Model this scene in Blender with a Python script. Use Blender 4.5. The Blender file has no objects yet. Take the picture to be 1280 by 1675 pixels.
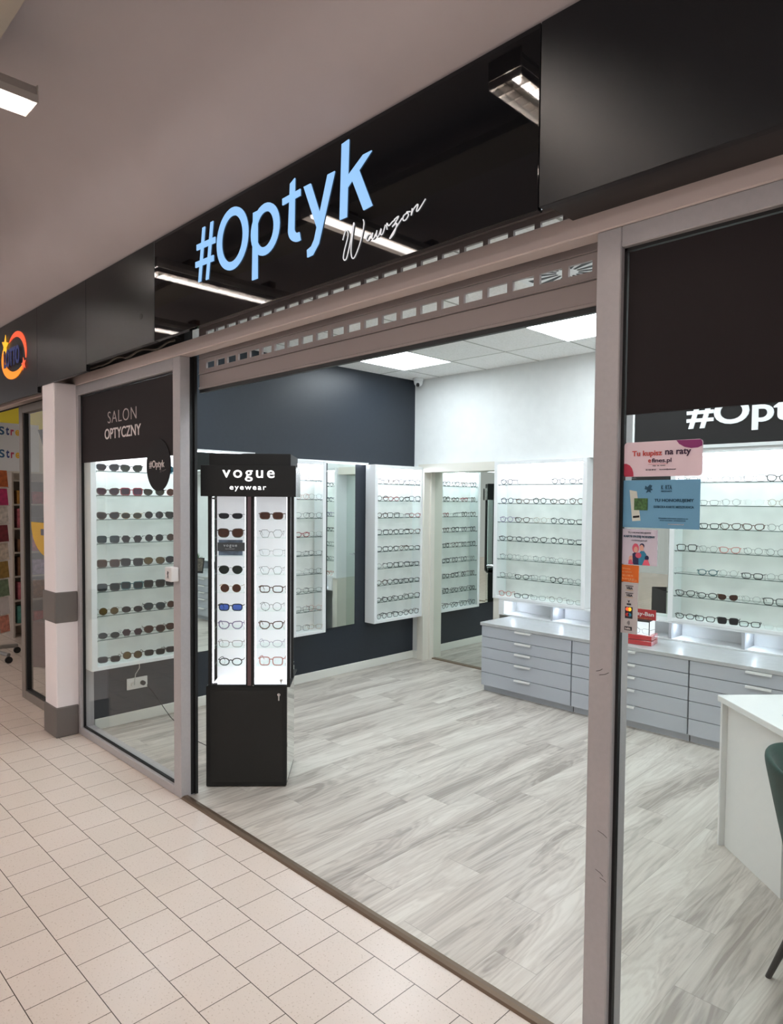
import bpy, math, random
from mathutils import Vector, Matrix
random.seed(7)
SC = bpy.context.scene
COL = SC.collection

# ------------------------------------------------------------------ camera, world, exposure
F_PX, YAW, PITCH, ROLL = 1117.78, math.radians(44.9035), math.radians(-2.20689), math.radians(.486477)
fwd = Vector((-math.sin(YAW)*math.cos(PITCH), math.cos(YAW)*math.cos(PITCH), math.sin(PITCH)))
rt = Vector((math.cos(YAW), math.sin(YAW), 0)); upv = rt.cross(fwd)
r2 = rt*math.cos(ROLL)+upv*math.sin(ROLL); u2 = -rt*math.sin(ROLL)+upv*math.cos(ROLL)
cd = bpy.data.cameras.new('camera'); cam = bpy.data.objects.new('camera', cd); COL.objects.link(cam)
M = Matrix.Identity(4)
for i in range(3):
    M[i][0] = r2[i]; M[i][1] = u2[i]; M[i][2] = -fwd[i]
M[0][3], M[1][3], M[2][3] = 0, 0, 1.705
cam.matrix_world = M
cd.sensor_fit = 'HORIZONTAL'; cd.sensor_width = 36; cd.lens = F_PX*36/1280
cd.shift_x = (640-641.716)/1280; cd.shift_y = (861.058-837.5)/1280
cd.clip_start = .05; cd.clip_end = 100
SC.camera = cam
SC.cycles.transparent_max_bounces = 32
w = bpy.data.worlds.new('world'); SC.world = w; w.use_nodes = True
w.node_tree.nodes['Background'].inputs[0].default_value = (1, .95, .945, 1)
w.node_tree.nodes['Background'].inputs[1].default_value = .2
SC.view_settings.view_transform = 'Standard'; SC.view_settings.look = 'None'
SC.view_settings.exposure = 1.38; SC.view_settings.gamma = 1; SC.view_settings.use_curve_mapping = False
L_SHOP, L_TUBE, L_LOUVRE, L_LED, L_LED2, L_STAND, L_NICHE, L_NBR = 6.8, 9.0, 7.5, 36.0, 16.0, 1.3, 55.0, 2.0

# ------------------------------------------------------------------ materials
def lin(c):
    return tuple((x/12.92 if x <= .04045 else ((x+.055)/1.055)**2.4) for x in [v/255 for v in c])+(1,)
MATS = {}
def nt(name):
    m = bpy.data.materials.new(name); m.use_nodes = True
    return m, m.node_tree, m.node_tree.nodes['Principled BSDF']
def mat(name, rgb, rough=.5, metal=0, spec=.5, noise=0, nscale=20, coat=0):
    if name in MATS: return MATS[name]
    m, t, b = nt(name)
    b.inputs['Base Color'].default_value = lin(rgb); b.inputs['Roughness'].default_value = rough
    b.inputs['Metallic'].default_value = metal; b.inputs['Specular IOR Level'].default_value = spec
    if coat: b.inputs['Coat Weight'].default_value = coat; b.inputs['Coat Roughness'].default_value = .03
    if noise:
        tc = t.nodes.new('ShaderNodeTexCoord'); n = t.nodes.new('ShaderNodeTexNoise'); n.inputs['Scale'].default_value = nscale
        n.inputs['Detail'].default_value = 4
        r = t.nodes.new('ShaderNodeValToRGB'); c = lin(rgb)
        r.color_ramp.elements[0].position = .3; r.color_ramp.elements[1].position = .7
        r.color_ramp.elements[0].color = tuple(x*(1-noise) for x in c[:3])+(1,)
        r.color_ramp.elements[1].color = tuple(min(1, x*(1+noise)) for x in c[:3])+(1,)
        t.links.new(tc.outputs['Object'], n.inputs['Vector']); t.links.new(n.outputs['Fac'], r.inputs[0])
        t.links.new(r.outputs[0], b.inputs['Base Color'])
    MATS[name] = m; return m
def emit(name, rgb, s, base=1.0):
    if name in MATS: return MATS[name]
    m, t, b = nt(name); b.inputs['Base Color'].default_value = tuple(x*base for x in lin(rgb)[:3])+(1,)
    b.inputs['Emission Color'].default_value = lin(rgb); b.inputs['Emission Strength'].default_value = s
    MATS[name] = m; return m
def glass(name, tint=(251, 253, 252), f0=.04, graze=1., gcol=(255, 255, 255)):
    if name in MATS: return MATS[name]
    m = bpy.data.materials.new(name); m.use_nodes = True; t = m.node_tree; t.nodes.clear(); N = t.nodes.new
    out = N('ShaderNodeOutputMaterial'); tr = N('ShaderNodeBsdfTransparent'); tr.inputs[0].default_value = lin(tint)
    gl = N('ShaderNodeBsdfGlossy'); gl.inputs['Roughness'].default_value = 0.0; gl.inputs[0].default_value = lin(gcol)
    lw = N('ShaderNodeLayerWeight'); lw.inputs[0].default_value = .5
    p = N('ShaderNodeMath'); p.operation = 'POWER'; p.inputs[1].default_value = 5
    a = N('ShaderNodeMath'); a.operation = 'MULTIPLY_ADD'; a.inputs[1].default_value = (1-f0)*graze; a.inputs[2].default_value = f0
    mx = N('ShaderNodeMixShader')
    t.links.new(lw.outputs['Facing'], p.inputs[0]); t.links.new(p.outputs[0], a.inputs[0]); t.links.new(a.outputs[0], mx.inputs[0])
    t.links.new(tr.outputs[0], mx.inputs[1]); t.links.new(gl.outputs[0], mx.inputs[2]); t.links.new(mx.outputs[0], out.inputs[0])
    MATS[name] = m; return m
def mirror_mat():
    return mat('mirror_silver', (228, 236, 232), .0, 1)

def tile_mat():
    m, t, b = nt('mall_tiles'); N = t.nodes.new; L = t.links.new
    g = N('ShaderNodeNewGeometry'); mp = N('ShaderNodeMapping'); mp.vector_type = 'POINT'
    # joints: rows along X of pitch .2035, cross joints every .205, alternate rows half shifted
    mp.inputs['Location'].default_value = (1.899+.205*60, -1.5235+.2035*60, 0)
    br = N('ShaderNodeTexBrick'); br.offset = .5; br.squash = 1
    br.inputs['Scale'].default_value = 1; br.inputs['Brick Width'].default_value = .205; br.inputs['Row Height'].default_value = .2035
    br.inputs['Mortar Size'].default_value = .0017; br.inputs['Mortar Smooth'].default_value = .1
    br.inputs['Color1'].default_value = lin((219, 206, 196)); br.inputs['Color2'].default_value = lin((216, 203, 192))
    br.inputs['Mortar'].default_value = lin((88, 76, 68))
    n = N('ShaderNodeTexNoise'); n.inputs['Scale'].default_value = 130; n.inputs['Detail'].default_value = 2
    r = N('ShaderNodeValToRGB'); r.color_ramp.elements[0].position = .62; r.color_ramp.elements[1].position = .7
    r.color_ramp.elements[0].color = (1, 1, 1, 1); r.color_ramp.elements[1].color = (.72, .68, .62, 1)
    mx = N('ShaderNodeMix'); mx.data_type = 'RGBA'; mx.blend_type = 'MULTIPLY'; mx.inputs[0].default_value = 1
    L(g.outputs['Position'], mp.inputs[0]); L(mp.outputs[0], br.inputs['Vector']); L(g.outputs['Position'], n.inputs['Vector'])
    L(n.outputs['Fac'], r.inputs[0]); L(br.outputs['Color'], mx.inputs[6]); L(r.outputs[0], mx.inputs[7]); L(mx.outputs[2], b.inputs['Base Color'])
    b.inputs['Roughness'].default_value = .27
    bp = N('ShaderNodeBump'); bp.inputs['Strength'].default_value = .35; bp.inputs['Distance'].default_value = .002; bp.invert = True
    L(br.outputs['Fac'], bp.inputs['Height']); L(bp.outputs[0], b.inputs['Normal'])
    return m
def wood_mat():
    m, t, b = nt('greige_planks'); N = t.nodes.new; L = t.links.new
    def math_(op, a=None, c=None, d=None):
        n = N('ShaderNodeMath'); n.operation = op
        for i, v in enumerate((a, c, d)):
            if v is None: continue
            if isinstance(v, (int, float)): n.inputs[i].default_value = v
            else: L(v, n.inputs[i])
        return n.outputs[0]
    g = N('ShaderNodeNewGeometry'); s = N('ShaderNodeSeparateXYZ'); L(g.outputs['Position'], s.inputs[0])
    W, LEN = .185, 1.25
    xs = math_('DIVIDE', math_('ADD', s.outputs[0], 20), W); ix = math_('FLOOR', xs); fx = math_('FRACT', xs)
    wn = N('ShaderNodeTexWhiteNoise'); wn.noise_dimensions = '1D'; L(ix, wn.inputs['W'])
    ys = math_('ADD', math_('DIVIDE', math_('ADD', s.outputs[1], 20), LEN), wn.outputs['Value']); iy = math_('FLOOR', ys); fy = math_('FRACT', ys)
    cid = N('ShaderNodeCombineXYZ'); L(ix, cid.inputs[0]); L(iy, cid.inputs[1])
    w2 = N('ShaderNodeTexWhiteNoise'); w2.noise_dimensions = '3D'; L(cid.outputs[0], w2.inputs['Vector'])
    off = math_('MULTIPLY', w2.outputs['Value'], 40)
    v = N('ShaderNodeCombineXYZ'); L(math_('ADD', math_('MULTIPLY', s.outputs[0], 5.5), off), v.inputs[0]); L(math_('MULTIPLY', s.outputs[1], .7), v.inputs[1]); L(off, v.inputs[2])
    n1 = N('ShaderNodeTexNoise'); n1.inputs['Scale'].default_value = 1.0; n1.inputs['Detail'].default_value = 5; n1.inputs['Roughness'].default_value = .5; n1.inputs['Distortion'].default_value = .7
    L(v.outputs[0], n1.inputs['Vector'])
    # cathedral grain: bands through a distorted noise field
    bands = math_('MULTIPLY', n1.outputs['Fac'], 15); sn = math_('SINE', math_('MULTIPLY', bands, 6.28)); band = math_('MULTIPLY_ADD', sn, .5, .5)
    v2 = N('ShaderNodeCombineXYZ'); L(math_('MULTIPLY', s.outputs[0], 60), v2.inputs[0]); L(math_('MULTIPLY', s.outputs[1], 3), v2.inputs[1]); L(off, v2.inputs[2])
    n2 = N('ShaderNodeTexNoise'); n2.inputs['Scale'].default_value = 1; n2.inputs['Detail'].default_value = 4; n2.inputs['Distortion'].default_value = .3; L(v2.outputs[0], n2.inputs['Vector'])
    tone = math_('ADD', math_('MULTIPLY', n1.outputs['Fac'], .85), math_('ADD', math_('MULTIPLY', band, .10), math_('MULTIPLY', n2.outputs['Fac'], .34)))
    tone = math_('ADD', tone, math_('MULTIPLY', w2.outputs['Value'], .05))
    r = N('ShaderNodeValToRGB'); e = r.color_ramp.elements; e[0].position = .50; e[0].color = lin((150, 141, 132)); e[1].position = .86; e[1].color = lin((208, 202, 192))
    k = e.new(.67); k.color = lin((187, 179, 169)); L(tone, r.inputs[0])
    sx = math_('MINIMUM', fx, math_('SUBTRACT', 1, fx)); sy = math_('MINIMUM', fy, math_('SUBTRACT', 1, fy))
    seam = math_('MAXIMUM', math_('LESS_THAN', sx, .005), math_('LESS_THAN', sy, .0012))
    mx = N('ShaderNodeMix'); mx.data_type = 'RGBA'; L(math_('MULTIPLY', seam, .45), mx.inputs[0]); L(r.outputs[0], mx.inputs[6]); mx.inputs[7].default_value = lin((120, 112, 104))
    L(mx.outputs[2], b.inputs['Base Color']); b.inputs['Roughness'].default_value = .33; b.inputs['Specular IOR Level'].default_value = .4
    return m
def ceil_grid_mat():
    m, t, b = nt('ceiling_tiles'); N = t.nodes.new; L = t.links.new
    g = N('ShaderNodeNewGeometry'); mp = N('ShaderNodeMapping'); mp.inputs['Location'].default_value = (2.89+12, -4.85+12, 0)
    br = N('ShaderNodeTexBrick'); br.offset = 0; br.inputs['Scale'].default_value = 1; br.inputs['Brick Width'].default_value = .6; br.inputs['Row Height'].default_value = .6
    br.inputs['Mortar Size'].default_value = .009; br.inputs['Mortar Smooth'].default_value = .05
    br.inputs['Color1'].default_value = lin((246, 246, 244)); br.inputs['Color2'].default_value = lin((246, 246, 244)); br.inputs['Mortar'].default_value = lin((176, 176, 170))
    n = N('ShaderNodeTexNoise'); n.inputs['Scale'].default_value = 70; n.inputs['Detail'].default_value = 5
    r = N('ShaderNodeValToRGB'); r.color_ramp.elements[0].position = .38; r.color_ramp.elements[0].color = (.86, .86, .84, 1); r.color_ramp.elements[1].position = .5
    mx = N('ShaderNodeMix'); mx.data_type = 'RGBA'; mx.blend_type = 'MULTIPLY'; mx.inputs[0].default_value = .7
    L(g.outputs['Position'], mp.inputs[0]); L(mp.outputs[0], br.inputs['Vector']); L(g.outputs['Position'], n.inputs['Vector']); L(n.outputs['Fac'], r.inputs[0])
    L(br.outputs['Color'], mx.inputs[6]); L(r.outputs[0], mx.inputs[7]); L(mx.outputs[2], b.inputs['Base Color']); b.inputs['Roughness'].default_value = .9
    return m

WHITE = mat('white_lacquer', (232, 234, 234), .35)
OFFW = mat('offwhite_trim', (222, 219, 208), .4)
NAVY = mat('navy_wall', (33, 40, 49), .42, noise=.05, nscale=30)
WPAINT = mat('white_wall', (232, 235, 234), .7, noise=.02, nscale=12)
CONC = mat('concrete_panel', (226, 226, 222), .6, noise=.07, nscale=7)
ALU = mat('grey_aluminium', (176, 172, 173), .45, .15, noise=.03, nscale=60)
ALU_D = mat('shutter_paint', (152, 141, 138), .5, .1)
BEAM = mat('beam_paint', (208, 192, 186), .5, .1)
RUB = mat('black_rubber', (10, 10, 11), .5)
BLK = mat('stand_black', (27, 26, 25), .6, 0, .35)
GREYF = mat('drawer_grey', (182, 187, 194), .45)
GREYT = mat('worktop_grey', (178, 180, 180), .3, noise=.06, nscale=25)
CHROME = mat('chrome', (205, 205, 205), .18, 1)
MIRROR = mirror_mat()
PANE = glass('window_glass', f0=.022, graze=.6)
SHELFG = glass('shelf_glass', (248, 253, 251), .03)
EDGEG = mat('glass_edge_green', (52, 74, 68), .2)
FILM = mat('dark_film', (30, 22, 23), .6, 0, .25)
TEXTW = mat('print_white', (225, 215, 212), .6)

# ------------------------------------------------------------------ mesh helpers
class MB:
    def __init__(s): s.v = []; s.f = []; s.mi = []
    def add(s, vs, fs, mi=0):
        o = len(s.v); s.v += [tuple(v) for v in vs]; s.f += [tuple(i+o for i in f) for f in fs]; s.mi += [mi]*len(fs); return s
    def box(s, x0, x1, y0, y1, z0, z1, mi=0, b=0):
        if b:
            return s.bbox(x0, x1, y0, y1, z0, z1, b, mi)
        v = [(x, y, z) for z in (z0, z1) for y in (y0, y1) for x in (x0, x1)]
        return s.add(v, [(0, 2, 3, 1), (4, 5, 7, 6), (0, 1, 5, 4), (2, 6, 7, 3), (0, 4, 6, 2), (1, 3, 7, 5)], mi)
    def bbox(s, x0, x1, y0, y1, z0, z1, b, mi=0):   # chamfered box
        X = (x0, x1); Y = (y0, y1); Z = (z0, z1); vs = []; idx = {}
        for i in (0, 1):
            for j in (0, 1):
                for k in (0, 1):
                    sx, sy, sz = (1-2*i)*b, (1-2*j)*b, (1-2*k)*b
                    idx[i, j, k, 'x'] = len(vs); vs.append((X[i], Y[j]+sy, Z[k]+sz))
                    idx[i, j, k, 'y'] = len(vs); vs.append((X[i]+sx, Y[j], Z[k]+sz))
                    idx[i, j, k, 'z'] = len(vs); vs.append((X[i]+sx, Y[j]+sy, Z[k]))
        I = idx; fs = []
        for i in (0, 1):
            q = [I[i, 0, 0, 'x'], I[i, 1, 0, 'x'], I[i, 1, 1, 'x'], I[i, 0, 1, 'x']]; fs.append(q if i else q[::-1])
            q = [I[0, i, 0, 'y'], I[1, i, 0, 'y'], I[1, i, 1, 'y'], I[0, i, 1, 'y']]; fs.append(q[::-1] if i else q)
            q = [I[0, 0, i, 'z'], I[1, 0, i, 'z'], I[1, 1, i, 'z'], I[0, 1, i, 'z']]; fs.append(q if i else q[::-1])
            for j in (0, 1):
                q = [I[i, j, 0, 'x'], I[i, j, 1, 'x'], I[i, j, 1, 'y'], I[i, j, 0, 'y']]; fs.append(q if (i ^ j) else q[::-1])
                q = [I[i, 0, j, 'x'], I[i, 1, j, 'x'], I[i, 1, j, 'z'], I[i, 0, j, 'z']]; fs.append(q[::-1] if (i ^ j) else q)
                q = [I[0, i, j, 'y'], I[1, i, j, 'y'], I[1, i, j, 'z'], I[0, i, j, 'z']]; fs.append(q if (i ^ j) else q[::-1])
                for k in (0, 1):
                    q = [I[i, j, k, 'x'], I[i, j, k, 'y'], I[i, j, k, 'z']]; fs.append(q if (i+j+k) % 2 == 0 else q[::-1])
        return s.add(vs, fs, mi)
    def prism(s, pts, a, b, axis='y', mi=0):        # 2-D outline extruded along an axis; pts in the other two axes
        n = len(pts)
        def P(p, t): return {'y': (p[0], t, p[1]), 'x': (t, p[0], p[1]), 'z': (p[0], p[1], t)}[axis]
        vs = [P(p, a) for p in pts]+[P(p, b) for p in pts]
        fs = [tuple(range(n)), tuple(range(2*n-1, n-1, -1))]+[(i, n+i, n+(i+1) % n, (i+1) % n) for i in range(n)]
        return s.add(vs, fs, mi)
    def ring(s, outer, inner, a, b, mi=0):          # flat ring between two equal outlines in XZ, extruded in Y
        n = len(outer); vs = [(p[0], t, p[1]) for t in (a, b) for o in (outer, inner) for p in o]
        fs = []
        for i in range(n):
            j = (i+1) % n
            fs += [(i, j, n+j, n+i), (2*n+i, 3*n+i, 3*n+j, 2*n+j), (i, 2*n+i, 2*n+j, j), (n+i, n+j, 3*n+j, 3*n+i)]
        return s.add(vs, fs, mi)
    def tube(s, pts, r, n=8, closed=False, mi=0, rs=None, flat=1.0):
        pts = [Vector(p) for p in pts]; m = len(pts); vs = []; fs = []; prev = None
        for i, p in enumerate(pts):
            if closed: d = pts[(i+1) % m]-pts[i-1]
            else: d = pts[min(i+1, m-1)]-pts[max(i-1, 0)]
            d.normalize()
            a = prev if prev is not None else (Vector((0, 0, 1)) if abs(d.z) < .9 else Vector((1, 0, 0)))
            a = (a-d*a.dot(d)).normalized(); prev = a; bb = d.cross(a)
            R = rs[i] if rs else r
            for k in range(n):
                t = 2*math.pi*k/n; vs.append(p+a*math.cos(t)*R+bb*math.sin(t)*R*flat)
        for i in range(m if closed else m-1):
            j = (i+1) % m
            for k in range(n):
                l = (k+1) % n; fs.append((i*n+k, i*n+l, j*n+l, j*n+k))
        if not closed: fs += [tuple(range(n))[::-1], tuple((m-1)*n+k for k in range(n))]
        return s.add(vs, fs, mi)
    def lathe(s, prof, c=(0, 0, 0), n=24, mi=0):
        vs = []; fs = []
        for r, z in prof:
            for k in range(n):
                t = 2*math.pi*k/n; vs.append((c[0]+r*math.cos(t), c[1]+r*math.sin(t), c[2]+z))
        for i in range(len(prof)-1):
            for k in range(n):
                l = (k+1) % n; fs.append((i*n+k, i*n+l, (i+1)*n+l, (i+1)*n+k))
        fs += [tuple(range(n))[::-1], tuple((len(prof)-1)*n+k for k in range(n))]
        return s.add(vs, fs, mi)
    def mesh(s, name, mats, smooth=False):
        me = bpy.data.meshes.new(name); me.from_pydata(s.v, [], s.f)
        for m in (mats if isinstance(mats, (list, tuple)) else [mats]): me.materials.append(m)
        me.polygons.foreach_set('material_index', s.mi)
        if smooth: me.polygons.foreach_set('use_smooth', [True]*len(me.polygons))
        me.update(); return me
    def build(s, name, mats, parent=None, smooth=False):
        return link(name, s.mesh(name, mats, smooth), parent)
def link(name, data, parent=None):
    o = bpy.data.objects.new(name, data); COL.objects.link(o)
    if parent: o.parent = parent
    return o
def tag(o, label=None, cat=None, group=None, kind=None):
    if label: o['label'] = label
    if cat: o['category'] = cat
    if group: o['group'] = group
    if kind: o['kind'] = kind
    return o
def thing(name, label, cat, loc=(0, 0, 0), rz=0, group=None):
    o = link(name, None); o.location = loc; o.rotation_euler = (0, 0, rz); return tag(o, label, cat, group)
def struct(name, mb, m, parent=None):
    o = mb.build(name, m, parent)
    if not parent: o['kind'] = 'structure'
    return o
def copy_tree(o, parent=None):
    c = o.copy(); COL.objects.link(c)
    if parent: c.parent = parent
    for ch in o.children: copy_tree(ch, c)
    return c
def B(*a, **k): return MB().box(*a, **k)
def text_mesh(s, bold=0., spacing=1., extrude=.004):
    cu = bpy.data.curves.new('t', 'FONT'); cu.body = s; cu.size = 1; cu.offset = bold; cu.space_character = spacing; cu.extrude = extrude; cu.resolution_u = 5
    o = bpy.data.objects.new('t', cu); COL.objects.link(o)
    dg = bpy.context.evaluated_depsgraph_get(); me = bpy.data.meshes.new_from_object(o.evaluated_get(dg))
    bpy.data.objects.remove(o); bpy.data.curves.remove(cu); return me
def text(s, x0, x1, z0, z1, y, m, parent=None, name='lettering', bold=0., depth=.001, spacing=1., slant=0., back=False):
    """letters standing in the XZ plane, facing -Y (or +Y when back), their bounding box fitted to the given one"""
    me = text_mesh(s, bold, spacing); vs = [v.co.copy() for v in me.vertices]
    ax, bx = min(v.x for v in vs), max(v.x for v in vs); ay, by = min(v.y for v in vs), max(v.y for v in vs)
    az, bz = min(v.z for v in vs), max(v.z for v in vs)
    for v in me.vertices:
        u = (v.co.x-ax)/(bx-ax); h = (v.co.y-ay)/(by-ay); d = (v.co.z-az)/max(1e-6, bz-az)
        if back: v.co = (x1-(x1-x0)*u, y+depth*d, z0+(z1-z0)*h)
        else: v.co = (x0+(x1-x0)*u+slant*h, y-depth*d, z0+(z1-z0)*h)
    me.materials.clear(); me.materials.append(m)
    return link(name, me, parent)

# ------------------------------------------------------------------ structure: floors, walls, ceilings
XW, YB, ZC = -5.03, 5.5, 2.98
struct('floor', MB().box(-15, 5, -5, 1.868, -.1, 0).box(-15, -5.15, 1.868, 8, -.1, 0), tile_mat())
struct('floor_shop', B(-5.15, 3, 1.868, 5.7, -.1, 0.0005), wood_mat())
tag(MB().prism([(1.864, 0), (1.869, .010), (1.885, .014), (1.905, .012), (1.915, .0006)], -3.545, -1.02, 'x').build('trim_1', mat('threshold_bronze', (112, 94, 78), .38, .6)), kind='structure')
struct('wall_left', B(XW-.12, XW, 1.87, 5.56, 0, ZC+.1), NAVY)
struct('wall_back', MB().box(XW-.12, 3, 5.56, 5.66, 0, ZC+.1).box(-5.03, 3, 5.372, 5.56, 2.085, ZC+.05), WPAINT)
struct('wall_right', B(2.2, 2.3, 1.9, 5.6, 0, ZC+.1), WPAINT)
struct('ceiling_shop', B(-5.15, 3, 1.99, 5.6, ZC, ZC+.08), ceil_grid_mat())
struct('trim_2', MB().box(XW, -4.935, 5.37, 5.56, 0, 2.085), WPAINT)
struct('baseboard_left', B(XW, XW+.014, 1.97, 5.37, 0, .082, b=.003), mat('baseboard_white', (224, 224, 216), .4))
struct('baseboard_back', B(XW+.014, -4.936, 5.357, 5.37, 0, .082), MATS['baseboard_white'])
# mirror door in the back wall, in its cased opening
d1 = struct('door_1', MB().box(-4.95, -4.868, 5.352, 5.5, 0, 2.085).box(-4.868, -3.9, 5.352, 5.5, 2.0, 2.085).box(-4.868, -4.845, 5.44, 5.5, 0, 2.0), OFFW)
struct('threshold', B(-4.868, -3.72, 5.475, 5.5, 0, .012), mat('threshold_brown', (120, 104, 86), .5), d1)
MB().box(-4.845, -3.85, 5.5, 5.512, .006, 2.0).build('mirror_panel', MIRROR, d1)
MB().tube([(-4.12, 5.498, 1.06), (-4.12, 5.47, 1.06), (-4.03, 5.47, 1.06)], .009).build('handle', CHROME, d1)
# mall ceiling: cove rising from the top of the fascia, and the far walls of the arcade
prof = [(1.72, 3.072), (1.62, 3.12), (1.52, 3.20), (1.44, 3.29), (1.37, 3.38), (1.29, 3.46), (1.19, 3.52), (1.06, 3.555), (.85, 3.57), (.2, 3.58), (-.6, 3.60), (-5, 3.62)]
mbc = MB()
vs = [(x, p[0], p[1]) for x in (-16, 5) for p in prof]; n = len(prof)
mbc.add(vs, [(i, i+1, n+i+1, n+i) for i in range(n-1)])
mbc.add([(x, p[0], p[1]+.1) for x in (-16, 5) for p in prof], [(i, n+i, n+i+1, i+1) for i in range(n-1)])
o = struct('ceiling', mbc, mat('mall_ceiling', (188, 179, 179), .85, noise=.04, nscale=1.3))
o.data.polygons.foreach_set('use_smooth', [True]*len(o.data.polygons))
# wall above the shopfront, behind the fascia
struct('wall_bulkhead', MB().box(-3.6, -.95, 2.07, 2.12, 2.72, 3.1).box(-16, -3.6, 1.93, 1.98, 2.5, 3.1).box(-.95, 3, 1.93, 1.98, 2.5, 3.1), mat('dark_void', (24, 23, 24), .8))

# beam over the shopfront
tag(MB().bbox(-16, 3, 1.863, 1.935, 2.495, 2.564, .004).build('beam', BEAM), kind='structure')

# pillar beside the shopfront
pl = struct('pillar', B(-5.27, -5.042, 1.716, 2.3, 0, 2.506, b=.006), mat('pillar_paint', (240, 232, 233), .6))
bm = mat('pillar_grey', (108, 101, 97), .6)
MB().bbox(-5.279, -5.034, 1.707, 1.864, .817, 1.035, .006).build('bump_band', bm, pl)
MB().bbox(-5.279, -5.034, 1.707, 1.864, 0, .216, .006).build('plinth', bm, pl)

# fixed glazing: frame, black gasket, pane
def glazing(name, x0, x1, ix0, ix1, iz0, iz1, ztop, px_right=True):
    f = MB()
    f.bbox(x0, ix0, 1.865, 1.962, 0, ztop, .003); f.bbox(ix1, x1, 1.865, 1.962, 0, ztop, .003)
    f.bbox(ix0, ix1, 1.865, 1.962, 0, iz0, .003); f.bbox(ix0, ix1, 1.865, 1.962, iz1, ztop, .003)
    w_ = link(name, f.mesh(name, ALU)); w_['kind'] = 'structure'
    g = MB(); t = .009
    for a in ((ix0, ix0+t, iz0, iz1), (ix1-t, ix1, iz0, iz1), (ix0, ix1, iz0, iz0+t), (ix0, ix1, iz1-t, iz1)):
        g.box(a[0], a[1], 1.885, 1.9012, a[2], a[3])
    g.build('gasket', RUB, w_)
    MB().box(ix0+.004, ix1-.004, 1.895, 1.901, iz0+.004, iz1-.004).build('pane', PANE, w_)
    return w_
w1 = glazing('window_1', -5.066, -3.532, -5.005, -3.615, .05, 2.425, 2.4945)
w2 = glazing('window_2', -1.02, 1.6, -.943, 1.5, .05, 2.435, 2.4945)
MB().box(-3.5325, -3.5285, 1.925, 1.962, 0.01, 2.5).box(-3.53, -3.515, 1.945, 1.962, .01, 2.5).build('gasket', RUB, w1)
MB().box(-1.024, -1.0195, 1.93, 1.962, 0.01, 2.5).build('gasket', mat('dark_seal', (60, 56, 54), .5), w2)
sc_ = MB()
for (x, z, l, a) in ((-.995, 1.20, .02, .5), (-.985, 1.19, .03, .4), (-.98, .72, .03, -.4), (-.985, .60, .025, -.5), (-.97, .58, .02, -.3)):
    sc_.tube([(x, 1.8648, z), (x+l*.6, 1.8647, z+l*a*.4), (x+l, 1.8648, z+l*a)], .0009, 4)
sc_.build('scratches', mat('scratch', (86, 80, 78), .7), w2)

# ------------------------------------------------------------------ roller shutter
sh = thing('roller_shutter', 'brown grey roller shutter with square holes, raised over the open shop entrance', 'shutter', (0, 0, 0))
YS = 1.972
s1 = MB(); s1.bbox(-3.512, -1.022, YS, YS+.02, 2.316, 2.399, .004); s1.bbox(-3.512, -1.022, YS-.004, YS+.024, 2.316, 2.328, .002)
s1.build('bottom_slat', ALU_D, sh)
MB().box(-3.512, -1.022, YS+.002, YS+.02, 2.298, 2.3158).build('bottom_seal', RUB, sh)
P, HW = .1075, .0425; x_ref = -1.1355
def hole_slat(z0, z1, hz0, hz1):
    m = MB(); m.box(-3.512, -1.022, YS, YS+.012, z0+.0012, hz0); m.box(-3.512, -1.022, YS, YS+.012, hz1, z1-.0012)
    m.tube([(-3.512, YS, z0+.004), (-1.022, YS, z0+.004)], .0035, 6)
    xs = [x_ref-P*i for i in range(23) if x_ref-P*i > -3.5]; prev = -1.022
    for x in xs:
        m.box(x+HW, prev, YS, YS+.012, hz0, hz1); prev = x-HW
    m.box(-3.512, prev, YS, YS+.012, hz0, hz1)
    return m.build('slat', ALU_D, sh)
for i in range(4): hole_slat(2.399+.085*i, 2.484+.085*i, 2.426+.085*i, 2.461+.085*i)
MB().box(-3.512, -1.022, 1.990, 2.02, 2.494, 2.566).build('dark_band', MATS['dark_void'], sh)  # dark band added behind the holes under the beam so they look black
MB().bbox(-3.6, -.94, 1.986, 2.06, 2.74, 3.0, .01).build('housing', MATS['dark_void'], sh)

# ------------------------------------------------------------------ fascia panels and sign
FG = mat('fascia_gloss', (9, 11, 15), .03, 0, .42)
FR = mat('fascia_satin', (13, 15, 20), .36, 0, .4)
FL = mat('fascia_brushed', (46, 48, 50), .3, .75, .5, noise=.06, nscale=3)
YF = 1.705
def fascia(x0, x1, z0, m, label, group='black fascia panels above the shopfronts', th=.025):
    o = MB().bbox(x0+.0015, x1-.0015, YF, YF+th, z0, 3.068, .0015).build('fascia_panel', m); tag(o, label, 'fascia panel', group); return o
fascia(-3.5, -1.12, 2.542, FG, 'glossy black fascia panel carrying the lit blue letters')
fascia(-1.12, 2.2, 2.548, FR, 'satin black fascia panel over the closed right-hand window, no lettering')
fascia(-4.43, -3.5, 2.54, FL, 'dark brushed fascia panel with a small drilled hole above the framed window')
fascia(-5.33, -4.43, 2.50, FL, 'dark brushed fascia panel reflecting a lamp, above the white pillar')
fascia(-7.4, -5.33, 2.46, FL, 'dark brushed fascia panel bearing the round orange logo')
o = MB().tube([(-3.66, YF-.0015, 2.70), (-3.66, YF+.004, 2.70)], .016, 12).build('cable_gland', RUB)
tag(o, 'small black cable gland on the brushed fascia panel beside the lit sign', 'cable gland')
tag(MB().box(-1.10, 2.2, YF+.026, 1.864, 2.552, 2.560).box(-16, -3.58, YF+.026, 1.9, 2.60, 2.606).build('trim_3', mat('soffit_black', (16, 15, 15), .35)), kind='structure')
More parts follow.
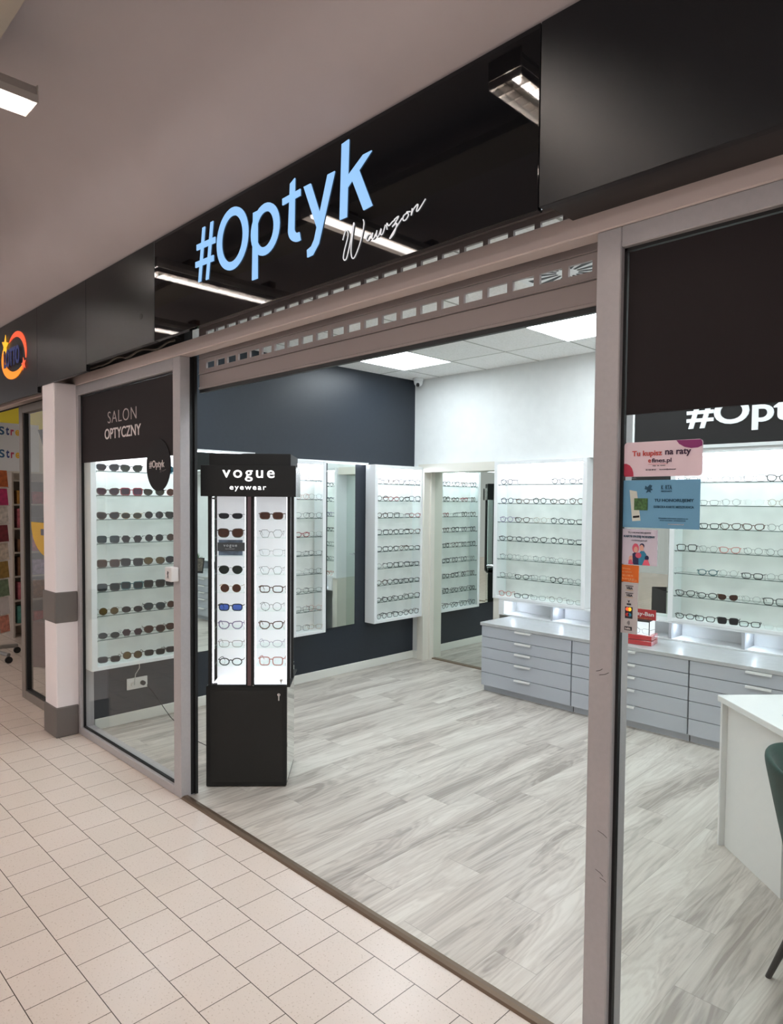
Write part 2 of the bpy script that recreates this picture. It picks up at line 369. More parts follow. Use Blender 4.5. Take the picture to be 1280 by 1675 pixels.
# crumpled cable and clips above the beam
c = MB(); pts = []
for i in range(26):
    t = i/25; pts.append((-4.9+1.35*t, 1.84+.01*math.sin(t*9), 2.562+.018*abs(math.sin(t*11))+.006*math.sin(t*29)))
c.tube(pts, .007, 6); tag(c.build('loose_cable', mat('cable_grey', (88, 82, 74), .6), smooth=True), 'loose grey cable lying on the beam under the brushed fascia', 'cable')

LIT = emit('sign_blue', (148, 196, 244), .40, .08)
HALO = mat('sign_edge', (40, 60, 90), .4)
sg = thing('illuminated_sign', 'large illuminated pale blue letters with a thin white script name on glossy black', 'sign', (0, YF, 0))
def letter_outline(parts, name='letter'):
    m = MB(); 
    for p in parts: p(m)
    return m.build(name, [LIT, HALO], sg)
YL0, YL1 = -.005, -.0005
def poly(pts): return lambda m: m.prism(pts, YL0, YL1, 'y')
def arc(cx, cz, rx, rz, t0, t1, wx, wz, n=28):
    """thick elliptical stroke between angles (degrees)"""
    def f(m):
        full = abs(t1-t0) >= 359.9; k = n if full else n+1
        out = [(cx+rx*math.cos(math.radians(t0+(t1-t0)*i/n)), cz+rz*math.sin(math.radians(t0+(t1-t0)*i/n))) for i in range(k)]
        inn = [(cx+(rx-wx)*math.cos(math.radians(t0+(t1-t0)*i/n)), cz+(rz-wz)*math.sin(math.radians(t0+(t1-t0)*i/n))) for i in range(k)]
        if full: m.ring(out, inn, YL0, YL1)
        else: m.prism(out+inn[::-1], YL0, YL1, 'y')
    return f
# '#'
letter_outline([poly([(-3.035, 2.750), (-3.012, 2.750), (-2.972, 2.998), (-2.995, 2.998)]), poly([(-2.965, 2.745), (-2.942, 2.745), (-2.898, 3.003), (-2.921, 3.003)]),
    poly([(-3.062, 2.824), (-2.895, 2.819), (-2.895, 2.846), (-3.062, 2.851)]), poly([(-3.050, 2.904), (-2.880, 2.899), (-2.880, 2.926), (-3.050, 2.931)])])
letter_outline([arc(-2.735, 2.879, .130, .138, 0, 360, .042, .036, 40)])                                   # O
letter_outline([poly([(-2.574, 2.658), (-2.533, 2.658), (-2.533, 2.945), (-2.566, 2.945)]), arc(-2.478, 2.852, .105, .108, 0, 360, .04, .034, 32)])   # p
letter_outline([poly([(-2.312, 2.80), (-2.272, 2.80), (-2.268, 2.999), (-2.300, 2.985)]), poly([(-2.352, 2.915), (-2.232, 2.919), (-2.232, 2.945), (-2.352, 2.941)]),
    arc(-2.244, 2.80, .068, .058, 180, 282, .04, .034, 12)])                                                   # t
letter_outline([poly([(-2.210, 2.945), (-2.166, 2.945), (-2.100, 2.795), (-2.118, 2.745)]), poly([(-2.062, 2.945), (-2.020, 2.945), (-2.115, 2.700), (-2.152, 2.665), (-2.185, 2.663), (-2.187, 2.692), (-2.160, 2.700), (-2.142, 2.722)])])   # y
letter_outline([poly([(-1.990, 2.755), (-1.950, 2.755), (-1.940, 3.034), (-1.980, 3.030)]), poly([(-1.952, 2.858), (-1.948, 2.902), (-1.862, 2.951), (-1.817, 2.951), (-1.908, 2.888)]),
    poly([(-1.925, 2.888), (-1.885, 2.906), (-1.812, 2.757), (-1.858, 2.753)])])                            # k
def script(parent, x0, z0, W, H, y, r, m, name='script_lettering'):
    strokes = [  # handwritten W a w r z o n
        [(.03, .62), (.07, .85), (.10, .70), (.05, .30), (.04, .10), (.08, .08), (.13, .50), (.17, .95), (.18, .90)],
        [(.175, .92), (.14, .35), (.15, .06), (.19, .05), (.26, .40), (.30, .80), (.29, .95)],
        [(.40, .46), (.36, .50), (.33, .40), (.36, .34), (.40, .44), (.41, .50), (.40, .36), (.43, .36), (.46, .50)],
        [(.46, .52), (.455, .38), (.48, .36), (.51, .52), (.505, .38), (.53, .38), (.56, .58)],
        [(.58, .44), (.575, .54), (.58, .60), (.60, .52), (.64, .58), (.67, .60)],
        [(.66, .62), (.71, .66), (.67, .52), (.64, .46), (.69, .50), (.66, .28), (.61, .18), (.66, .34), (.75, .58)],
        [(.80, .66), (.765, .62), (.76, .52), (.79, .50), (.82, .60), (.80, .68), (.84, .66)],
        [(.86, .72), (.85, .56), (.87, .68), (.91, .76), (.92, .74), (.905, .62), (.93, .62), (1.0, .82)]]
    mb = MB()
    for s in strokes:
        P3 = []
        for i in range(len(s)-1):
            p0, p1, p2, p3 = s[max(i-1, 0)], s[i], s[i+1], s[min(i+2, len(s)-1)]
            for j in range(5):
                t = j/5; P3.append(tuple(.5*((2*p1[k])+(-p0[k]+p2[k])*t+(2*p0[k]-5*p1[k]+4*p2[k]-p3[k])*t*t+(-p0[k]+3*p1[k]-3*p2[k]+p3[k])*t**3) for k in (0, 1)))
        P3.append(s[-1]); mb.tube([(x0+W*a, y, z0+H*b) for a, b in P3], r, 5)
    return mb.build(name, m, parent)
script(sg, -1.985, 2.592, .43, .135, -.003, .0024, emit('script_white', (220, 222, 226), .2))

# round orange logo on the neighbour's fascia
lg = thing('round_logo', 'orange swoosh and star logo with dark blue letters on the brushed fascia', 'logo', (0, YF, 0))
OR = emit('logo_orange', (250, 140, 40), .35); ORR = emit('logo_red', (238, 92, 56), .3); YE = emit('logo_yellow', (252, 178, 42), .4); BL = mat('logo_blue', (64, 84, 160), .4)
def starpts(cx, cz, r, a0=90): return [(cx+(r if i % 2 == 0 else r*.42)*math.cos(math.radians(a0+36*i)), cz+(r if i % 2 == 0 else r*.42)*math.sin(math.radians(a0+36*i))) for i in range(10)]
def crescent(cx, cz, R, t0, t1, w, sx=1.0):
    n = 26; o_ = []; i_ = []
    for k in range(n+1):
        a = math.radians(t0+(t1-t0)*k/n); ww = w*max(0, math.sin(math.pi*k/n))**.7
        o_.append((cx+sx*(R)*math.cos(a), cz+R*math.sin(a))); i_.append((cx+sx*(R-ww)*math.cos(a), cz+(R-ww)*math.sin(a)))
    return o_+i_[::-1]
MB().prism(crescent(-5.86, 2.79, .17, 150, 330, .06, 1.7), -.006, -.0005).build('swoosh', OR, lg)
MB().prism(crescent(-5.78, 2.80, .17, -20, 140, .045, 1.35), -.006, -.0005).build('swoosh', ORR, lg)
MB().prism(starpts(-6.04, 2.90, .085, 80), -.010, -.0065).build('star', YE, lg)
MB().prism(starpts(-5.60, 2.70, .05, 100), -.010, -.0065).build('star', ORR, lg)
text('LOTTO', -6.06, -5.68, 2.72, 2.86, -.011, BL, lg, bold=.03, depth=.004)

# ------------------------------------------------------------------ films and stickers on the glass
def film(x0, x1, z0, z1, label):
    o = B(x0, x1, 1.8885, 1.8945, z0, z1).build('privacy_film', FILM); return tag(o, label, 'window film')
fo = film(-4.99, -3.63, 1.950, 2.412, 'dark brown film with SALON OPTYCZNY lettering across the top of the framed window')
text('SALON', -4.552, -4.125, 2.196, 2.272, 1.8884, mat('film_print', (186, 172, 170), .6), fo, bold=-.012, spacing=1.12)
text('OPTYCZNY', -4.603, -4.064, 2.092, 2.162, 1.8884, TEXTW, fo, bold=.014)
film(-.93, 1.49, 1.957, 2.422, 'plain dark brown film across the top of the window beside the desk')
ov = MB().prism([(-3.832+.151*math.cos(t*math.pi/24), 1.899+.154*math.sin(t*math.pi/24)) for t in range(48)], 1.884, 1.888).build('oval_sign', mat('oval_black', (18, 13, 13), .5, 0, .2))
tag(ov, 'dark oval sign with small white lettering overlapping the bottom edge of the film', 'sign')
text('#Optyk', -3.945, -3.752, 1.872, 1.928, 1.8835, TEXTW, ov, bold=.012)
script(ov, -3.81, 1.855, .075, .022, 1.8835, .0006, mat('grey_print', (130, 122, 120), .6))

def card(name, x0, x1, z0, z1, m, label, cat='sticker', y=1.8905, r=0.0):
    if r:
        pts = []
        for cx, cz, a in ((x1-r, z1-r, 0), (x0+r, z1-r, 90), (x0+r, z0+r, 180), (x1-r, z0+r, 270)):
            for k in range(6): t = math.radians(a+18*k); pts.append((cx+r*math.cos(t), cz+r*math.sin(t)))
        mb = MB().prism(pts, y, y+.003)
    else: mb = B(x0, x1, y, y+.003, z0, z1)
    return tag(mb.build(name, m), label, cat)
PK = mat('sticker_pink', (236, 214, 222), .5)
e = card('sticker', -.934, -.712, 1.778, 1.877, PK, 'pale pink instalment sticker with purple corners, topmost on the window', r=.01)
def blob(pts, m, parent, y, name='print'): return MB().prism(pts, y-.0004, y, 'y').build(name, m, parent)
PU = mat('sticker_purple', (142, 42, 110), .5); PR = mat('sticker_crimson', (186, 48, 76), .5)
blob([(-.79, 1.8768)]+[(-.745+.048*math.cos(math.radians(a)), 1.873-.018*math.sin(math.radians(a))) for a in range(200, 359, 12)][::1]+[(-.7125, 1.868), (-.7135, 1.8765)], PU, e, 1.8903) if False else None
blob([(-.783, 1.8765), (-.775, 1.866), (-.76, 1.857), (-.742, 1.853), (-.724, 1.854), (-.7125, 1.859), (-.7125, 1.868), (-.716, 1.8755)], PU, e, 1.8903)
blob([(-.9335, 1.816), (-.926, 1.816), (-.916, 1.811), (-.909, 1.802), (-.905, 1.79), (-.904, 1.7785), (-.93, 1.7785), (-.9335, 1.783)], PR, e, 1.8903)
DK = mat('ink_plum', (62, 30, 62), .6); RD = mat('ink_coral', (206, 74, 64), .6)
text('Tu kupisz', -.909, -.822, 1.832, 1.852, 1.890, RD, e, bold=.02)
text('na raty', -.813, -.742, 1.832, 1.853, 1.890, DK, e, bold=.02)
text('e', -.861, -.853, 1.817, 1.8265, 1.890, RD, e, bold=.02)
text('fines.pl', -.851, -.795, 1.8135, 1.829, 1.890, DK, e, bold=.015)
B(-.861, -.806, 1.8895, 1.890, 1.8125, 1.8132).build('underline', RD, e)
text('raty  na  nowo', -.848, -.812, 1.806, 1.810, 1.890, DK, e)
text('22 123 45 67', -.868, -.838, 1.795, 1.799, 1.890, DK, e); text('kontakt@efines.pl', -.828, -.783, 1.795, 1.799, 1.890, DK, e)
SB = mat('sticker_blue', (108, 166, 200), .5); INK = mat('ink_navy', (22, 74, 98), .6); CREAM = mat('print_cream', (216, 220, 208), .6)
b = card('sticker', -.934, -.716, 1.632, 1.768, SB, 'sky blue resident card sticker with a phone picture, on the window')
text('K  RTA', -.822, -.792, 1.741, 1.753, 1.890, INK, b, bold=.01); text('MIESZKANCA', -.822, -.792, 1.734, 1.738, 1.890, INK, b)
text('TU HONORUJEMY', -.841, -.731, 1.704, 1.715, 1.890, INK, b, bold=.02)
text('DZIECKA KARTE MIESZKANCA', -.842, -.731, 1.689, 1.6955, 1.890, INK, b, bold=.01)
text('Wszystkie informacje znajdziesz na', -.828, -.746, 1.658, 1.662, 1.890, INK, b); text('stronie miasta', -.824, -.752, 1.653, 1.6565, 1.890, INK, b)
text('kartamieszkanca.pl', -.80, -.757, 1.642, 1.646, 1.890, TEXTW, b)
MB().prism([(-.868, 1.752), (-.862, 1.748), (-.855, 1.755), (-.848, 1.752), (-.851, 1.745), (-.846, 1.740), (-.854, 1.738), (-.850, 1.732), (-.858, 1.735), (-.866, 1.731), (-.862, 1.740), (-.87, 1.742)], 1.8898, 1.8902).build('griffin_emblem', INK, b)
MB().prism([(-.915, 1.740), (-.893, 1.736), (-.880, 1.652), (-.905, 1.650)], 1.8899, 1.8903).build('phone_print', CREAM, b)
MB().prism([(-.903, 1.665), (-.884, 1.667), (-.884, 1.661), (-.903, 1.659)], 1.8896, 1.8899).build('phone_button', BLK, b)
MB().box(-.900, -.860, 1.8892, 1.8895, 1.682, 1.716).build('photo_print', mat('print_green', (70, 110, 60), .6, noise=.5, nscale=160), b)
WP = mat('sticker_white', (214, 208, 222), .5)
fsk = card('sticker', -.934, -.830, 1.524, 1.627, WP, 'white large-family card sticker with drawn parents and children, on the window')
text('TU HONORUJEMY', -.917, -.848, 1.613, 1.6195, 1.890, mat('ink_grey', (92, 92, 110), .6), fsk)
text('KARTE DUZEJ RODZINY', -.929, -.836, 1.601, 1.609, 1.890, INK, fsk, bold=.03)
text('rodzina.gov.pl', -.905, -.860, 1.592, 1.597, 1.890, MATS['ink_grey'], fsk)
SKIN = mat('print_skin', (232, 178, 158), .6); ROSE = mat('print_rose', (226, 96, 120), .6); TEAL = mat('print_teal', (50, 138, 172), .6); NV = mat('print_navy', (40, 42, 84), .6)
def disc(cx, cz, rx, rz, m, y, nm): return MB().prism([(cx+rx*math.cos(t*math.pi/8), cz+rz*math.sin(t*math.pi/8)) for t in range(16)], y-.0003, y).build(nm, m, fsk)
disc(-.893, 1.572, .010, .014, ROSE, 1.8903, 'hair_print'); disc(-.892, 1.568, .006, .009, SKIN, 1.8899, 'face_print')
disc(-.874, 1.580, .007, .007, NV, 1.8903, 'hair_print'); disc(-.875, 1.574, .006, .009, SKIN, 1.8899, 'face_print')
blob([(-.884, 1.524), (-.884, 1.556), (-.877, 1.565), (-.868, 1.565), (-.861, 1.556), (-.861, 1.53), (-.866, 1.524)], TEAL, fsk, 1.8903, 'body_print')
blob([(-.900, 1.5245), (-.902, 1.556), (-.894, 1.561), (-.884, 1.556), (-.883, 1.5245)], NV, fsk, 1.8901, 'body_print')
disc(-.884, 1.552, .009, .008, ROSE, 1.8897, 'baby_print'); disc(-.906, 1.542, .007, .008, SKIN, 1.8903, 'face_print')
blob([(-.914, 1.5245), (-.913, 1.537), (-.905, 1.539), (-.898, 1.5245)], ROSE, fsk, 1.8899, 'body_print')
disc(-.859, 1.546, .006, .007, NV, 1.8899, 'hair_print'); blob([(-.872, 1.5245), (-.866, 1.54), (-.856, 1.541), (-.849, 1.5245)], ROSE, fsk, 1.8898, 'body_print')
og = card('sticker', -.936, -.883, 1.472, 1.522, mat('sticker_orange', (232, 112, 22), .5), 'small orange square sticker above the payment card strip')
for k, s in enumerate(('Witamy,', 'tu zaplacisz', 'tez u nas na', 'karte')): text(s, -.932, -.932+.042*(.6+.1*k), 1.508-.0095*k, 1.514-.0095*k, 1.890, mat('ink_peach', (255, 190, 130), .6), og)
text('ING', -.912, -.888, 1.476, 1.481, 1.890, MATS['ink_peach'], og)
vs_ = card('sticker', -.934, -.884, 1.322, 1.470, mat('sticker_grey', (196, 192, 192), .5), 'narrow pale strip of payment card logos, lowest sticker on the window')
INKB = mat('ink_black', (34, 32, 40), .6); GD = mat('ink_gold', (206, 160, 70), .6)
for z in (1.451, 1.430):
    B(-.921, -.897, 1.8899, 1.8903, z+.009, z+.011).build('card_bar', INKB, vs_); text('VISA', -.918, -.899, z, z+.007, 1.8903, INKB, vs_, bold=.03)
    B(-.921, -.897, 1.8899, 1.8903, z-.003, z-.002).build('card_bar', GD, vs_)
text('V', -.913, -.907, 1.412, 1.419, 1.8903, INKB, vs_, bold=.04); B(-.916, -.903, 1.8899, 1.8903, 1.405, 1.410).build('card_bar', INKB, vs_)
B(-.921, -.898, 1.8899, 1.8903, 1.366, 1.400).build('card_badge', INKB, vs_)
for cx, cz, m in ((-.9135, 1.393, ORR), (-.9065, 1.393, YE), (-.9135, 1.377, mat('print_red', (200, 60, 60), .6)), (-.9065, 1.377, TEAL)):
    MB().prism([(cx+.0055*math.cos(t*math.pi/8), cz+.0055*math.sin(t*math.pi/8)) for t in range(16)], 1.8893, 1.8897).build('card_circle', m, vs_)
wv = MB()
for r in (.004, .007, .010): wv.prism([(-.916+r*math.cos(math.radians(a)), 1.353+r*math.sin(math.radians(a))) for a in range(-45, 46, 15)]+[(-.916+(r-.0014)*math.cos(math.radians(a)), 1.353+(r-.0014)*math.sin(math.radians(a))) for a in range(45, -46, -15)], 1.8899, 1.8903)
wv.build('contactless_waves', INKB, vs_)
B(-.922, -.899, 1.8899, 1.8903, 1.331, 1.342).build('card_badge', INKB, vs_); text('blik', -.919, -.902, 1.3335, 1.3395, 1.8897, TEXTW, vs_, bold=.02)
# white sensor box on the post
sb = MB().bbox(-3.618, -3.545, 1.815, 1.8645, 1.238, 1.318, .004).build('sensor_box', mat('white_plastic', (222, 218, 216), .4)); tag(sb, 'small white sensor box with a walking-figure symbol on the aluminium door post', 'sensor box')
q = MB(); q.tube([(-3.58, 1.8148, 1.296), (-3.58, 1.8147, 1.274)], .0035, 6); q.tube([(-3.58, 1.8148, 1.275), (-3.588, 1.8147, 1.255)], .002, 5); q.tube([(-3.58, 1.8148, 1.275), (-3.572, 1.8147, 1.255)], .002, 5); q.tube([(-3.59, 1.8148, 1.282), (-3.57, 1.8147, 1.289)], .002, 5); q.build('pictogram', INKB, sb)

# ------------------------------------------------------------------ spectacles
def outline(w, h, nexp=2.4, cat=0., narrow=0., n=22, brow=0.):
    """lens outline; +x is the outer side"""
    P_ = []
    for i in range(n):
        t = 2*math.pi*i/n; c, s = math.cos(t), math.sin(t)
        x = math.copysign(abs(c)**(2/nexp), c)*w/2; z = math.copysign(abs(s)**(2/nexp), s)*h/2
        if z < 0: x *= 1-narrow*(-z/(h/2))
        if z > 0: z += cat*h*max(0, x/(w/2))**1.5; z -= brow*h*(1-abs(x)/(w/2))
        P_.append((x, z))
    return P_
SHAPES = {'round': (.047, .045, 2.0, 0, 0, 0), 'oval': (.052, .038, 2.2, 0, .05, 0), 'rectangular': (.054, .036, 3.6, 0, .08, 0), 'cat-eye': (.054, .041, 2.5, .16, .22, 0),
          'square': (.055, .045, 4.2, .02, .08, 0), 'aviator': (.056, .046, 2.5, -.04, .26, 0), 'hexagonal': (.052, .042, 2.0, 0, 0, 0), 'narrow': (.056, .030, 2.8, .05, .15, 0), 'butterfly': (.058, .046, 3.0, .08, .16, 0)}
FCOL = {'black': (22, 22, 24), 'dark grey': (58, 60, 62), 'tortoiseshell': (86, 52, 34), 'brown': (74, 50, 36), 'silver': (170, 170, 168), 'gold': (176, 140, 88), 'clear': (206, 202, 200), 'rose': (196, 130, 120), 'red': (140, 36, 44), 'navy': (34, 42, 78), 'green': (44, 58, 46), 'lilac': (140, 130, 160), 'teal': (40, 92, 98)}
LCOL = {'clear': None, 'grey': (86, 90, 98), 'green': (84, 96, 84), 'brown': (144, 106, 82), 'violet': (126, 88, 116), 'blue': (142, 166, 220), 'gold': (170, 150, 90), 'teal': (90, 128, 136), 'olive': (110, 108, 84)}
MESHC = {}
def fmat(c): return mat('frame_'+c.replace(' ', '_'), FCOL[c], .25 if c not in ('silver', 'gold') else .2, 1 if c in ('silver', 'gold') else 0, .6)
def lmat(c):
    if c == 'clear': return glass('lens_clear', (253, 254, 254), .008, .3)
    return glass('lens_'+c, LCOL[c], .015, .15)
def lens_pts(shape):
    w_, h_, e_, cat, nar, br = SHAPES[shape]; w_ *= 1.07; h_ *= 1.05
    if shape == 'hexagonal': return [(w_/2*x, h_/2*z) for x, z in ((1, .1), (.55, 1), (-.45, 1), (-1, .3), (-.6, -1), (.5, -1))], w_, h_
    return outline(w_, h_, e_, cat, nar, brow=br), w_, h_
def glasses_meshes(shape, thick, fc, lc):
    k = (shape, thick, fc)
    pts, w_, h_ = lens_pts(shape)
    gap = .019; cx = w_/2+gap/2; zc = h_/2+.001
    if k not in MESHC:
        m = MB(); r = {'thin': .0013, 'thick': .0030, 'rimless': .0007}[thick]
        for s in (1, -1):
            m.tube([(s*(cx+x), 0, zc+z) for x, z in pts], r, 6, True, flat=1.0 if thick != 'thick' else .8)
        bz = zc+h_*.22
        m.tube([(-cx+w_/2-.001, 0, bz-.002), (-.004, -.003, bz+.002), (.004, -.003, bz+.002), (cx-w_/2+.001, 0, bz-.002)], max(r*.95, .0010), 6)
        for s in (1, -1): m.tube([(s*(cx+w_/2-.0015), 0, zc+h_*.3), (s*(cx+w_/2+.006), .001, zc+h_*.32), (s*(cx+w_/2+.008), .006, zc+h_*.32)], max(r*.95, .0012), 6)
        MESHC[k] = m.mesh('spectacle_rim', fmat(fc), True)
    kt = (shape, thick, fc, 't')
    if kt not in MESHC:
        rr = {'thin': .0014, 'thick': .0026, 'rimless': .0011}[thick]; xx = cx+w_/2+.008; zt = zc+h_*.32
        L_ = MB().tube([(-xx, .005, zt), (-xx+.001, .06, zt), (-xx+.006, .088, zt-.003), (-xx+.012, .112, zt-.03)], rr, 6, flat=.6)
        R_ = MB().tube([(xx, .005, zt), (xx-.001, .06, zt), (xx-.006, .088, zt-.003), (xx-.012, .112, zt-.03)], rr, 6, flat=.6)
        MESHC[kt] = (L_.mesh('temple', fmat(fc), True), R_.mesh('temple', fmat(fc), True))
    kl = (shape, lc, 'l')
    if kl not in MESHC:
        out = []
        for s in (1, -1): out.append(MB().prism([(s*(cx+x), zc+z) for x, z in pts], -.0006, .0006).mesh('lens', lmat(lc)))
        MESHC[kl] = out
    return MESHC[k], MESHC[kt], MESHC[kl]
ORD = ['first', 'second', 'third', 'fourth', 'fifth', 'sixth', 'seventh', 'eighth', 'ninth']
N_G = 0
PROTO = {}
def put_glasses(spec, mat4, group, where, rz=0., sc=1.):
    """spec = (frame colour, thick/thin/rimless, shape, lens colour)"""
    global N_G
    fc, th, shp, lc = spec; sun = lc != 'clear'
    nm = 'sunglasses' if sun else 'eyeglasses'
    if spec not in PROTO:
        a, t_, l_ = glasses_meshes(shp, th, fc, lc); root = link(nm, None); PROTO[spec] = root
        link('rim', a, root)
        for x in t_: link('temple', x, root)
        for x in l_: link('lens', x, root)
    else: root = copy_tree(PROTO[spec])
    root.matrix_world = mat4 @ Matrix.Rotation(rz, 4, 'Z') @ Matrix.Scale(sc, 4)
    lab = f"{fc} {th if th != 'rimless' else 'rimless'} {shp} {(lc+' ') if sun else ''}{nm}, {where}"
    tag(root, lab, nm, group); N_G += 1
    return root

# ------------------------------------------------------------------ wall display cabinets
LEDM = emit('led_strip', (235, 242, 255), L_LED); SPOTM = emit('spot_lens', (240, 245, 255), L_LED2)
def display(W_, D_, z0, z1, shelves, loc, rz, label, group, spot_x=()):
    t = thing('display_cabinet', label, 'display cabinet', loc, rz, group); fw = .04
    m = MB(); m.bbox(0, fw, 0, D_, z0, z1, .002); m.bbox(W_-fw, W_, 0, D_, z0, z1, .002); m.bbox(fw, W_-fw, 0, D_, z1-.035, z1, .002); m.bbox(fw, W_-fw, 0, D_, z0, z0+.028, .002)
    m.build('carcass', WHITE, t)
    B(fw, W_-fw, D_-.014, D_-.003, z0+.028, z1-.035).build('back_panel', CONC, t)
    B(fw+.01, W_-fw-.01, .012, .024, z1-.042, z1-.0355).build('led_strip', LEDM, t)
    for x in spot_x:
        sp = MB().tube([(x, .03, z1-.0352), (x, .03, z1-.05)], .012, 10).build('spotlight', CHROME, t)
        MB().tube([(x, .03, z1-.0502), (x, .03, z1-.052)], .009, 10).build('bulb', SPOTM, sp)
    for z in shelves[:-1]:
        s = MB().box(fw+.001, W_-fw-.001, .008, D_-.015, z-.005, z, 0)
        s.mi[-4] = 1; s.mi[-3] = 1; s.mi[-2] = 1; s.mi[-1] = 1
        g = s.build('glass_shelf', [SHELFG, EDGEG], t)
        for x in (fw+.004, W_-fw-.010):
            for y in (.02, D_-.05):
                pk = ('peg', W_, D_)
                B(x, x+.006, y, y+.006, z-.013, z-.0052).build('shelf_peg', CHROME, g)
    return t
def fill(t, shelves, rows, x0, pitch, yfront, group, where, tilt=0.0, jig=.0, sc=1.):
    M4 = Matrix.Translation(t.location) @ Matrix.Rotation(t.rotation_euler.z, 4, 'Z')
    for i, row in enumerate(rows):
        z = shelves[i]+.0006
        for k, spec in enumerate(row):
            if spec is None: continue
            x = x0+pitch*(k+.5)+random.uniform(-jig, jig)
            put_glasses(spec, M4 @ Matrix.Translation((x, yfront, z)), group, f"{ORD[k]} from left, {ORD[i]} shelf, {where}", tilt+random.uniform(-.12, .12), sc)

def G(s):
    """'fc/th/shape/lens, ...' shorthand"""
    A = {'bk': 'black', 'dg': 'dark grey', 'to': 'tortoiseshell', 'br': 'brown', 'si': 'silver', 'go': 'gold', 'cl': 'clear', 'ro': 'rose', 're': 'red', 'na': 'navy', 'gr': 'green', 'li': 'lilac', 'te': 'teal'}
    T = {'K': 'thick', 'T': 'thin', 'R': 'rimless'}; S = {'rd': 'round', 'ov': 'oval', 'rc': 'rectangular', 'ce': 'cat-eye', 'sq': 'square', 'av': 'aviator', 'hx': 'hexagonal', 'nr': 'narrow', 'bf': 'butterfly'}
    Lz = {'-': 'clear', 'g': 'grey', 'n': 'green', 'b': 'brown', 'v': 'violet', 'u': 'blue', 'o': 'gold', 't': 'teal', 'l': 'olive'}
    out = []
    for w_ in s.split():
        out.append(None if w_ == '.' else (A[w_[:2]], T[w_[2]], S[w_[3:5]], Lz[w_[5]]))
    return out
# window display (sunglasses), left wall just behind the framed window
SZ = [1.896-.1729*i for i in range(9)]
GW = 'white display cabinets on the walls'
winD = display(.80, .14, .470, 2.075, SZ, (-4.885, 1.902, 0), math.pi/2, 'white cabinet of dark sunglasses standing off the wall behind the framed window', GW, (.4,))
fill(winD, SZ, [G(x) for x in (
    'dgKceg bkKcen . dgTrdt', 'brKcev reKsqv grTcel reTrdb', 'brKceg goTovl bkTrdg bkKcen', 'dgTsqt bkThxg bkTrdg brTrdb', 'brKsqb bkKsqg brTavo tsTavg'.replace('ts', 'te'),
    'dgKsqt teKsqt bkKsqn bkKrcg', 'brTrdo bkTovg dgKavt brTrdb', 'dgTovt siThxv brKavb brTavb', 'dgKrcg brKrdo bkKrcn bkKrcg')],   .045, .1735, .026, 'sunglasses in the window cabinet', 'cabinet behind framed window', -.32, 0, 1.09)
# narrow display hidden partly by the black stand
SZ8 = [1.868-.169*i for i in range(9)]
SZm = [1.876-.1699*i for i in range(9)]
mD = display(.38, .14, .472, 2.055, SZm, (-4.885, 3.655, 0), math.pi/2, 'narrow white eyeglasses cabinet between the black stand and the wall mirror', GW, (.3,))
fill(mD, SZm, [G(x) for x in ('dgTrd- bkTov-', 'roTrd- siTrd-', 'dgTav- bkTrd-', 'reKov- siTrd-', 'dgTrc- bkTov-', 'siTrc- dgTrd-', 'dgTrd- dgTov-', 'dgTsq- roTrd-', 'bkTsq- goTrc-')], .045, .147, .02, 'eyeglasses in the narrow cabinet', 'narrow cabinet by wall mirror', -.35)
# corner display
SZ2 = [1.866-.1695*i for i in range(9)]
cD = display(.71, .14, .472, 2.055, SZ2, (-4.885, 4.655, 0), math.pi/2, 'white eyeglasses cabinet in the corner beside the cased mirror door', GW, (.6,))
kinds = ['bkKrc-', 'bkKrd-', 'dgKsq-', 'bkKov-', 'toKce-', 'dgKrd-', 'dgTrd-', 'bkKsq-', 'brKrd-', 'reKov-', 'dgTrc-', 'naKrc-']
rg = random.Random(11)
rows = []
for i in range(9):
    rows.append(G(' '.join(rg.choice(kinds[:9] if i > 3 else kinds) for _ in range(4))))
fill(cD, SZ2, rows, .04, .157, .016, 'eyeglasses in the corner cabinet', 'corner cabinet by mirror door', -.2)
# back wall displays B and C
SZb = [1.861-.1771*i for i in range(7)]; SZb = SZb[:6]+[.799]; SZb = [1.861, 1.684, 1.508, 1.331, 1.155, .978, .800]
bD = display(.977, .175, .772, 2.082, SZb, (-3.944, 5.33, 0), 0, 'white eyeglasses cabinet over the drawers, next to the cased mirror door', GW, (.07,))
fill(bD, SZb, [G(x) for x in ('dgKrd- bkTrd- clTrd- bkKrd- dgKov-', 'naKrd- toKov- bkKrd- brKov- toKrd-', 'liKrd- brKce- goTrd- dgKrd- bkKrc-', 'bkKov- dgKov- bkKce- dgKrd- dgKrc-', 'dgTrd- siTrd- dgTrd- dgThx- dgTrc-',
    'dgTrd- bkKov- dgTsq- bkKrd- dgTrd-', 'roKrd- bkKrc- dgTrc- toTrd- dgTrc-')], .045, .183, .02, 'eyeglasses in the cabinet above the drawers', 'cabinet beside mirror door', .22, .006)
cC = display(1.0, .175, .772, 2.115, SZb, (-2.246, 5.33, 0), 0, 'white eyeglasses cabinet under the black wall sign, seen through the stickered window', GW, (.23, .70))
fill(cC, SZb, [G(x) for x in ('dgTrc- siTov- bkTov- dgTsq- bkKce- bkKrc-', 'bkTrd- dgTrc- siTrd- clRrd- goTrd- siTrd-', 'bkKce- bkKrc- brKce- toKce- dgTrd- clTrd-', 'bkKsq- bkThx- roKce- dgTrd- dgTrd- bkTrd-',
    'clRsq- teKov- siTrd- bkKrc- siTrd- dgTrd-', 'bkKce- bkKov- brRceb siTrd- bkKsq- siTrd-', 'bkKov- bkKrc- bkKsqg bkKrc- clRrc- bkTrc-')], .050, .158, .02, 'eyeglasses in the cabinet under the wall sign', 'cabinet under wall sign', .2, .006)

